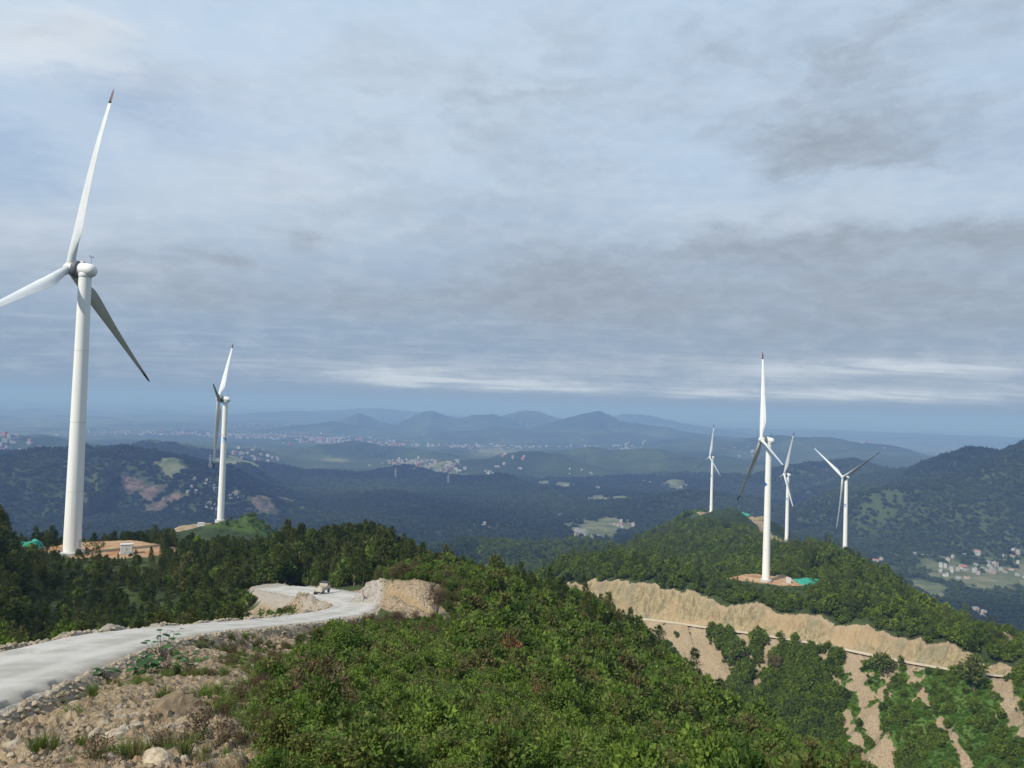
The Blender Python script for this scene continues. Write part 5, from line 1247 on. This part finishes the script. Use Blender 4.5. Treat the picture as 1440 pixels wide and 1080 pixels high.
lone_bush('round_shrub', 'shrub', 102, 1010, 23, .42, ('shrub', 2), 'leaf', 'small round dark green shrub alone on the bare earth, near the road', sz=.9)
lone_bush('round_shrub', 'shrub', 194, 1062, 15, .38, ('shrub', 2), 'leaf', 'small round green shrub alone on the bare earth at the bottom edge', sz=.8)
lone_bush('slope_shrub', 'shrub', 1035, 935, 410, 6.5, ('tree', 0), 'leaf', 'lone green clump on the bare slope right under the mountain road')
lone_bush('slope_shrub', 'shrub', 1240, 950, 400, 6, ('tree', 2), 'leaf', 'dark green clump at the edge of the mountain road above the widest chute')
lone_bush('slope_shrub', 'shrub', 1370, 975, 365, 7, ('tree', 1), 'leaf', 'dark clump of shrubs below the road near its right end')

def place_rock(name, cat, px, py, s, seed, m, label, group=None, sq=(1, 1, .7), rz=None):
    p = hit(px, py, 5, 160)
    if p is None: return
    o = link(bpy.data.objects.new(name, rock_mesh(seed, M[m]))); o.location = (p[0], p[1], p[2] + s * sq[2] * .25); o.scale = (s * sq[0], s * sq[1], s * sq[2]); o.rotation_euler = (random.uniform(-.3, .3), random.uniform(-.3, .3), random.random() * 6.283 if rz is None else rz)
    tag(o, label, cat, group)
place_rock('boulder', 'boulder', 256, 1008, .62, 901, 'rock', 'largest brown angular boulder on the earth bank', None, (1.15, .8, .8), .4)
place_rock('boulder', 'boulder', 284, 1012, .33, 902, 'rock', 'ochre boulder leaning against the right of the largest one', None, (1.1, .8, .8))
place_rock('boulder', 'boulder', 243, 1016, .26, 903, 'rock', 'flat boulder at the foot of the largest one', None, (1.3, .9, .5))
place_rock('boulder', 'boulder', 161, 1040, .3, 904, 'rockpale', 'pinkish pale boulder half buried in the lower earth bank', None, (1.3, .9, .5))
for k in range(64):
    px = random.uniform(0, 420); py = random.uniform(945, 1080)
    if py < 995 - px * .33: continue
    place_rock('rock', 'rock', px, py, random.uniform(.07, .2), 920 + k % 12, random.choice(['rockpale', 'rockpale', 'rock', 'rubble']), 'small rock lying on the bare earth bank', 'rocks strewn over the earth bank', (random.uniform(.9, 1.5), 1, random.uniform(.5, .85)))

def rubble():
    x, y = area_points(110000, 6, 130, -37, -5); z, so, gr, orr, st, D, az = ground(x, y); rd, _, sd, al = chain(x, y, ROAD1)
    edge = (rd > W1 - .2) & (rd < 8.5) & (gr > .3) | ((rd < W1) & (RNG.random(len(x)) < .035)); ok = edge | ((so > .5) & (RNG.random(len(x)) < np.interp(D, [8, 50, 150], [1, .5, .1])) & (rd > W1))
    x, y, z, D, e = x[ok], y[ok], z[ok], D[ok], edge[ok]; n = len(x); s = np.where(e, RNG.uniform(.03, .15, n), .02 + .12 * RNG.random(n) ** 4) * np.interp(D, [8, 40, 150], [.6, 1, 1.4])
    P = np.stack([x, y, z + s * .15], 1)
    mass('rubble', [rock_mesh(950 + i, M[('rubble', 'rockpale', 'clod', 'clod')[i]]) for i in range(4)], P, s, RNG.random(n) * 6.283, np.where(e, RNG.integers(0, 3, n), RNG.choice([1, 2, 3, 3], n)), 'loose rubble along the road edge and over the earth bank', RNG.uniform(.5, .9, n), 'rubble')
rubble()
# ------------------------------------------------------------------ truck, cabinets, netting
def make_truck():
    p = hit(453, 836, 110, 175); rz = math.radians(200)
    p = np.array(p); rd, zr, _, _ = chain(np.array([p[0]]), np.array([p[1]]), ROAD1)
    r = empty('dump_truck', (p[0], p[1], p[2] + .14), math.radians(78), 'small tan dump truck parked on the gravel road beyond the bend', 'truck'); r.scale = (.74, .74, .74)
    # local: +x is the way the truck faces
    MB().box((0, 0, .78), (5.0, .8, .22), 0, .04).box((2.35, 0, .6), (.2, 1.9, .3), 0, .04).build('chassis', M['truckdark'], r)
    b = MB().box((-.9, 0, 1.05), (3.1, 2.1, .12), 0, .02)
    for sy in (-1, 1): b.box((-.9, sy * 1.04, 1.5), (3.1, .08, .8), 0, .02); [b.box((-2.2 + .85 * k, sy * 1.1, 1.5), (.1, .06, .8)) for k in range(4)]
    b.box((-2.42, 0, 1.5), (.08, 2.0, .8), 0, .02).box((.62, 0, 1.7), (.1, 2.1, 1.2), 0, .02)
    bed = b.build('cargo_bed', M['truckbody'], r)
    rng = np.random.default_rng(5); V = []; F = []
    for i in range(12):
        for j in range(8): V.append((-2.3 + 2.8 * i / 11, -.95 + 1.9 * j / 7, 1.55 + .55 * math.sin(math.pi * i / 11) * math.sin(math.pi * j / 7) + .05 * rng.normal()))
    F = [(i * 8 + j, i * 8 + 8 + j, i * 8 + 9 + j, i * 8 + j + 1) for i in range(11) for j in range(7)]
    link(bpy.data.objects.new('earth_load', mesh_np('earth_load', V, F, M['rockpale'])), r)
    cb = MB().box((1.65, 0, 1.25), (1.6, 1.95, .9), 0, .1).box((1.45, 0, 2.05), (1.25, 1.85, .85), 0, .12, 0, .92)
    cab = cb.build('cab', M['truckbody'], r)
    MB().box((2.10, 0, 2.05), (.04, 1.5, .6), 0, .01).build('windscreen', M['glass'], cab)
    for sy in (-1, 1): MB().box((1.45, sy * .925, 2.08), (.8, .04, .5), 0, .01).build('side_window', M['glass'], cab)
    MB().box((1.45, 0, 2.55), (1.6, 2.1, .1), 0, .03).build('roof', M['truckdark'], cab)
    MB().box((2.48, 0, 1.15), (.06, 1.3, .4), 0, .02).build('grille', M['truckdark'], cab)
    for sy in (-1, 1):
        MB().box((2.47, sy * .78, 1.1), (.08, .26, .22), 0, .04).build('headlight', M['pale'], cab)
        for x in (1.6, -1.2, -2.0):
            w = MB().lathe([(.25, -.16), (.46, -.16), (.5, -.08), (.5, .08), (.46, .16), (.25, .16)], 20, Matrix.Translation((x, sy * .9, .5)) @ Matrix.Rotation(math.pi / 2, 4, 'X')).build('wheel', M['tyre'], r, True)
            MB().lathe([(.05, -.175), (.24, -.17), (.24, .17), (.05, .175)], 14, Matrix.Translation((x, sy * .9, .5)) @ Matrix.Rotation(math.pi / 2, 4, 'X')).build('rim', M['cabinet'], w, True)
make_truck()

def cabinet(px, py, D, sz, label, rz=.3, m='cabinet'):
    d = at(px, py, D); z = ground_at(d[0], d[1]); r = empty('transformer_cabinet', (d[0], d[1], z), rz, label, 'cabinet')
    MB().box((0, 0, .15), (sz[0] + .4, sz[1] + .4, .4), 0, .04).build('plinth', M['concrete'], r)
    b = MB().box((0, 0, .35 + sz[2] / 2), sz, 0, .05).build('body', M[m], r)
    for s in (-1, 1):
        dd = MB().box((s * sz[0] * .24, -sz[1] / 2 - .02, .35 + sz[2] * .48), (sz[0] * .42, .06, sz[2] * .8), 0, .02).build('door', M['seam'], r)
        MB().box((s * sz[0] * .06, -sz[1] / 2 - .07, .35 + sz[2] * .5), (.06, .05, .25)).build('handle', M['dark'], dd)
    MB().box((0, 0, .42 + sz[2]), (sz[0] + .3, sz[1] + .3, .14), 0, .03).build('roof', M['seam'], r)
cabinet(178, 775, 246, (3.2, 2.2, 2.4), 'grey transformer cabinet on the orange pad beside the nearest turbine', .45)
cabinet(283, 732, 566, (4.0, 2.4, 2.2), 'white cabinet on the tan pad left of the wave-logo turbine', .3, 'white')
cabinet(1109, 812, 502, (2.6, 2.4, 2.6), 'pale cabinet on the red pad right of the arrow-mark turbine', -.3)
cabinet(1182, 760, 905, (4.0, 2.6, 2.6), 'pale cabinet far off behind the V-bladed turbine', .0)

def netting(px, py, D, w, l, rz, label, h=1.2, seed=1):
    c = at(px, py, D); n = 18; V = []; cr, sr = math.cos(rz), math.sin(rz)
    U = np.linspace(-1, 1, n); X = []; Y = []; E = []
    for i in U:
        for j in U:
            k = 1 + .22 * vnoise(np.array([i * 2 + seed]), np.array([j * 2]), 400)[0]; X.append(c[0] + i * w * k * cr - j * l * k * sr); Y.append(c[1] + i * w * k * sr + j * l * k * cr); E.append((1 - i * i) ** .5 * (1 - j * j) ** .5)
    X, Y, E = map(np.array, (X, Y, E)); Z = ground(X, Y)[0] + .12 + E * h * (1 + .5 * vnoise(X / 3, Y / 3, 401 + seed)) + .2 * vnoise(X / 1.2, Y / 1.2, 405)
    N = n * n; V = np.concatenate([np.stack([X, Y, Z], 1), np.stack([X, Y, Z - .08], 1)])
    F = []
    for i in range(n - 1):
        for j in range(n - 1):
            a = i * n + j; F += [(a, a + n, a + n + 1, a + 1), (N + a, N + a + 1, N + a + n + 1, N + a + n)]
    rim = [j for j in range(n)] + [i * n + n - 1 for i in range(1, n)] + [(n - 1) * n + j for j in range(n - 2, -1, -1)] + [i * n for i in range(n - 2, 0, -1)]
    F += [(rim[i], rim[(i + 1) % len(rim)], N + rim[(i + 1) % len(rim)], N + rim[i]) for i in range(len(rim))]
    o = link(bpy.data.objects.new('green_netting', mesh_np('green_netting', V, F, M['net']))); tag(o, label, 'netting')
netting(36, 766, 262, 4.0, 2.5, .4, 'green netting over spoil left of the nearest turbine tower', 1.3, 1)
netting(1140, 808, 508, 8, 9, .0, 'green netting over spoil right of the red earth pad', 2.0, 2)
netting(1033, 722, 1225, 26, 16, .0, 'wide green netting on the ridge top right of the farthest turbine', 3.0, 3)
netting(1014, 719, 1240, 7, 9, .0, 'small green netting patch close to the foot of the farthest turbine', 3.0, 4)

# ------------------------------------------------------------------ houses and towns
def house_mesh(i):
    w, l, h = ((9, 13, 7), (8, 10, 9.5), (7, 16, 5), (10, 11, 11))[i]
    mb = MB().box((0, 0, h / 2 - 1), (w, l, h + 2))
    e = .6; r = (1.8, 0, 2.2, 0)[i]
    if r:
        V = [(-w / 2 - e, -l / 2 - e, h), (w / 2 + e, -l / 2 - e, h), (w / 2 + e, l / 2 + e, h), (-w / 2 - e, l / 2 + e, h), (0, -l / 2 - e, h + r), (0, l / 2 + e, h + r)]
        mb.add(V, [(0, 4, 5, 3), (1, 2, 5, 4), (0, 1, 4), (3, 5, 2), (3, 2, 1, 0)], 1)
    else:
        mb.box((0, 0, h + .3), (w + .5, l + .5, .5), 1); mb.box((0, l * .2, h + 1.3), (w * .5, l * .3, 2), 0)
    for s in (-1, 1):
        for k in range(3):
            for f in range(2 if h > 6 else 1): mb.box((s * (w / 2 + .02), -l / 2 + l * (k + .5) / 3, 1.8 + 3 * f), (.12, 1.5, 1.4), 2)
    return mb.mesh('village_house', [M['walltan' if i == 3 else 'wall'], M['roofred' if i == 2 else 'roofgrey'], M['dark']])
HOUSE = [house_mesh(i) for i in range(4)]
def village(spots, label_white, label_dark, group):
    for px, py, sx, sy, n in spots:
        c = hit(px, py, 1300, 12000)
        if c is None: continue
        D = math.hypot(c[0], c[1]); u = np.array([c[0], c[1]]) / D; v = np.array([-u[1], u[0]]); base = random.random() * 3
        for k in range(max(2, int(n * .75))):
            a, b = random.gauss(0, .55) * sx / FPX * D, random.gauss(0, .55) * sy / FPX * D / .16
            x = c[0] + v[0] * a + u[0] * b; y = c[1] + v[1] * a + u[1] * b; i = random.choice((0, 0, 1, 2, 3)); o = link(bpy.data.objects.new('village_house', HOUSE[i]))
            s = random.uniform(.65, 1.1); o.location = (x, y, ground_at(x, y)); o.scale = (s, s, s); o.rotation_euler = (0, 0, base + random.choice((0, 1.571, .2)))
            tag(o, label_dark if i == 2 else label_white.replace('white', 'tan').replace('pale', 'tan') if i == 3 else label_white, 'house', group)
village([(1345, 803, 26, 6, 16), (1395, 800, 30, 6, 16), (1365, 788, 14, 6, 9), (1430, 790, 16, 8, 10), (1438, 812, 6, 3, 3), (1355, 818, 6, 3, 3)], 'white flat house in the valley village at the far right', 'low red-roofed house in the valley village at the far right', 'houses of the village at the far right')
village([(1292, 783, 8, 3, 3), (1242, 792, 6, 3, 2)], 'pale house at the foot of the mountain above the far-right village', 'low red-roofed house at the foot of the mountain above the far-right village', 'houses at the mountain foot')
village([(1380, 862, 10, 4, 5)], 'white house among the woods below the far-right village', 'low red-roofed house among the woods below the far-right village', 'houses in the wood below the village')
village([(815, 750, 20, 5, 16), (875, 738, 14, 4, 12), (783, 726, 9, 3, 7), (838, 690, 14, 4, 10), (805, 684, 9, 3, 6)], 'pale house in the valley village at the centre, beside pale fields', 'low red-roofed house in the valley village at the centre', 'houses of the central valley village')
village([(684, 741, 6, 2, 3), (690, 744, 4, 2, 2)], 'white building alone at the foot of the central wooded hill', 'low red-roofed building alone at the foot of the central wooded hill', 'buildings at the foot of the central hill')
village([(912, 682, 14, 3, 8), (945, 690, 12, 3, 6), (828, 666, 10, 2, 5), (801, 662, 3, 2, 2)], 'white building in the valley behind the central village', 'low red-roofed building in the valley behind the central village', 'buildings behind the central village')
village([(298, 704, 12, 5, 12), (330, 700, 10, 4, 8), (270, 690, 8, 3, 6), (282, 678, 10, 3, 4)], 'pale house in the hollow behind the wave-logo turbine', 'low red-roofed house in the hollow behind the wave-logo turbine', 'houses behind the second turbine')
def towns():
    mb = MB(); rng = random.Random(3)
    for px, py, sx, sy, n, hs in ((300, 612, 130, 2.6, 260, 1.4), (460, 620, 60, 4, 200, 1.6), (400, 616, 140, 4, 160, 1.3), (200, 608, 60, 2.5, 90, 1.3), (580, 652, 30, 4, 110, 1.1), (630, 660, 18, 3, 50, 1.1), (560, 627, 50, 2, 50, 1.5), (640, 628, 45, 2, 40, 1.5), (700, 628, 50, 2.5, 50, 1.4), (725, 650, 20, 2, 12, 1.2), (20, 625, 25, 3, 40, 1.4),
                                  (350, 645, 40, 4, 70, 1.0), (380, 600, 60, 3, 60, 1.5), (890, 628, 30, 2, 26, 1.4), (690, 668, 8, 2, 6, 1.2), (800, 628, 60, 2, 24, 1.4), (1225, 625, 14, 1, 6, 1.5), (10, 640, 20, 3, 25, 1.1), (1050, 640, 30, 3, 12, 1.2), (760, 590, 40, 6, 10, 1.6)):
        c = hit(px, py, 2500, 30000)
        if c is None: continue
        D = math.hypot(c[0], c[1]); u = (c[0] / D, c[1] / D); dep = max(.02, -c[2] / D)
        X = []; Y = []; S = []
        for k in range(int(n * .7)):
            a, b = rng.gauss(0, .6) * sx / FPX * D, rng.gauss(0, .6) * sy / FPX * D / dep; X.append(c[0] - u[1] * a + u[0] * b); Y.append(c[1] + u[0] * a + u[1] * b)
        Z = ground(np.array(X), np.array(Y))[0]
        for x, y, z in zip(X, Y, Z):
            h = rng.choice((7, 8, 10, 14, 18)) * hs; mb.box((x, y, z + h / 2 - 1), (rng.uniform(9, 20) * hs, rng.uniform(9, 26) * hs, h + 2), rng.choice((0, 0, 0, 1, 2)), 0, rng.random() * 3)
    o = mb.build('distant_town', [M['walltown'], M['roofgrey'], M['roofred']]); tag(o, 'pale specks of distant towns scattered over the hazy plain', 'town', kind='stuff')
towns()

def pylon(px, py, label):
    c = hit(px, py, 1500, 9000)
    if c is None: return
    r = empty('lattice_pylon', c, .5, label, 'pylon'); mb = MB(); H = 52
    w = lambda z: 4.5 * (1 - z / H) ** 1.3 + .5
    for sx, sy in ((1, 1), (1, -1), (-1, 1), (-1, -1)):
        for k in range(6):
            z0, z1 = H * k / 6, H * (k + 1) / 6; mb.tube((sx * w(z0), sy * w(z0), z0), (sx * w(z1), sy * w(z1), z1), .28, n=4)
            mb.tube((sx * w(z0), sy * w(z0), z0), (-sx * w(z1), sy * w(z1), z1), .16, n=4); mb.tube((sx * w(z0), sy * w(z0), z0), (sx * w(z1), -sy * w(z1), z1), .16, n=4)
    mb.build('mast', M['seam'], r)
    for z, a in ((34, 9), (41, 7.5), (48, 6)):
        MB().tube((-a, 0, z), (0, 0, z + 1.6), .25, n=4).tube((a, 0, z), (0, 0, z + 1.6), .25, n=4).tube((-a, 0, z), (a, 0, z), .25, n=4).build('cross_arm', M['seam'], r)
pylon(556, 672, 'faint lattice pylon on the central wooded hill, the left one'); pylon(630, 682, 'faint lattice pylon on the central wooded hill, the right one'); pylon(295, 660, 'faint lattice pylon in the valley left of the wave-logo turbine')
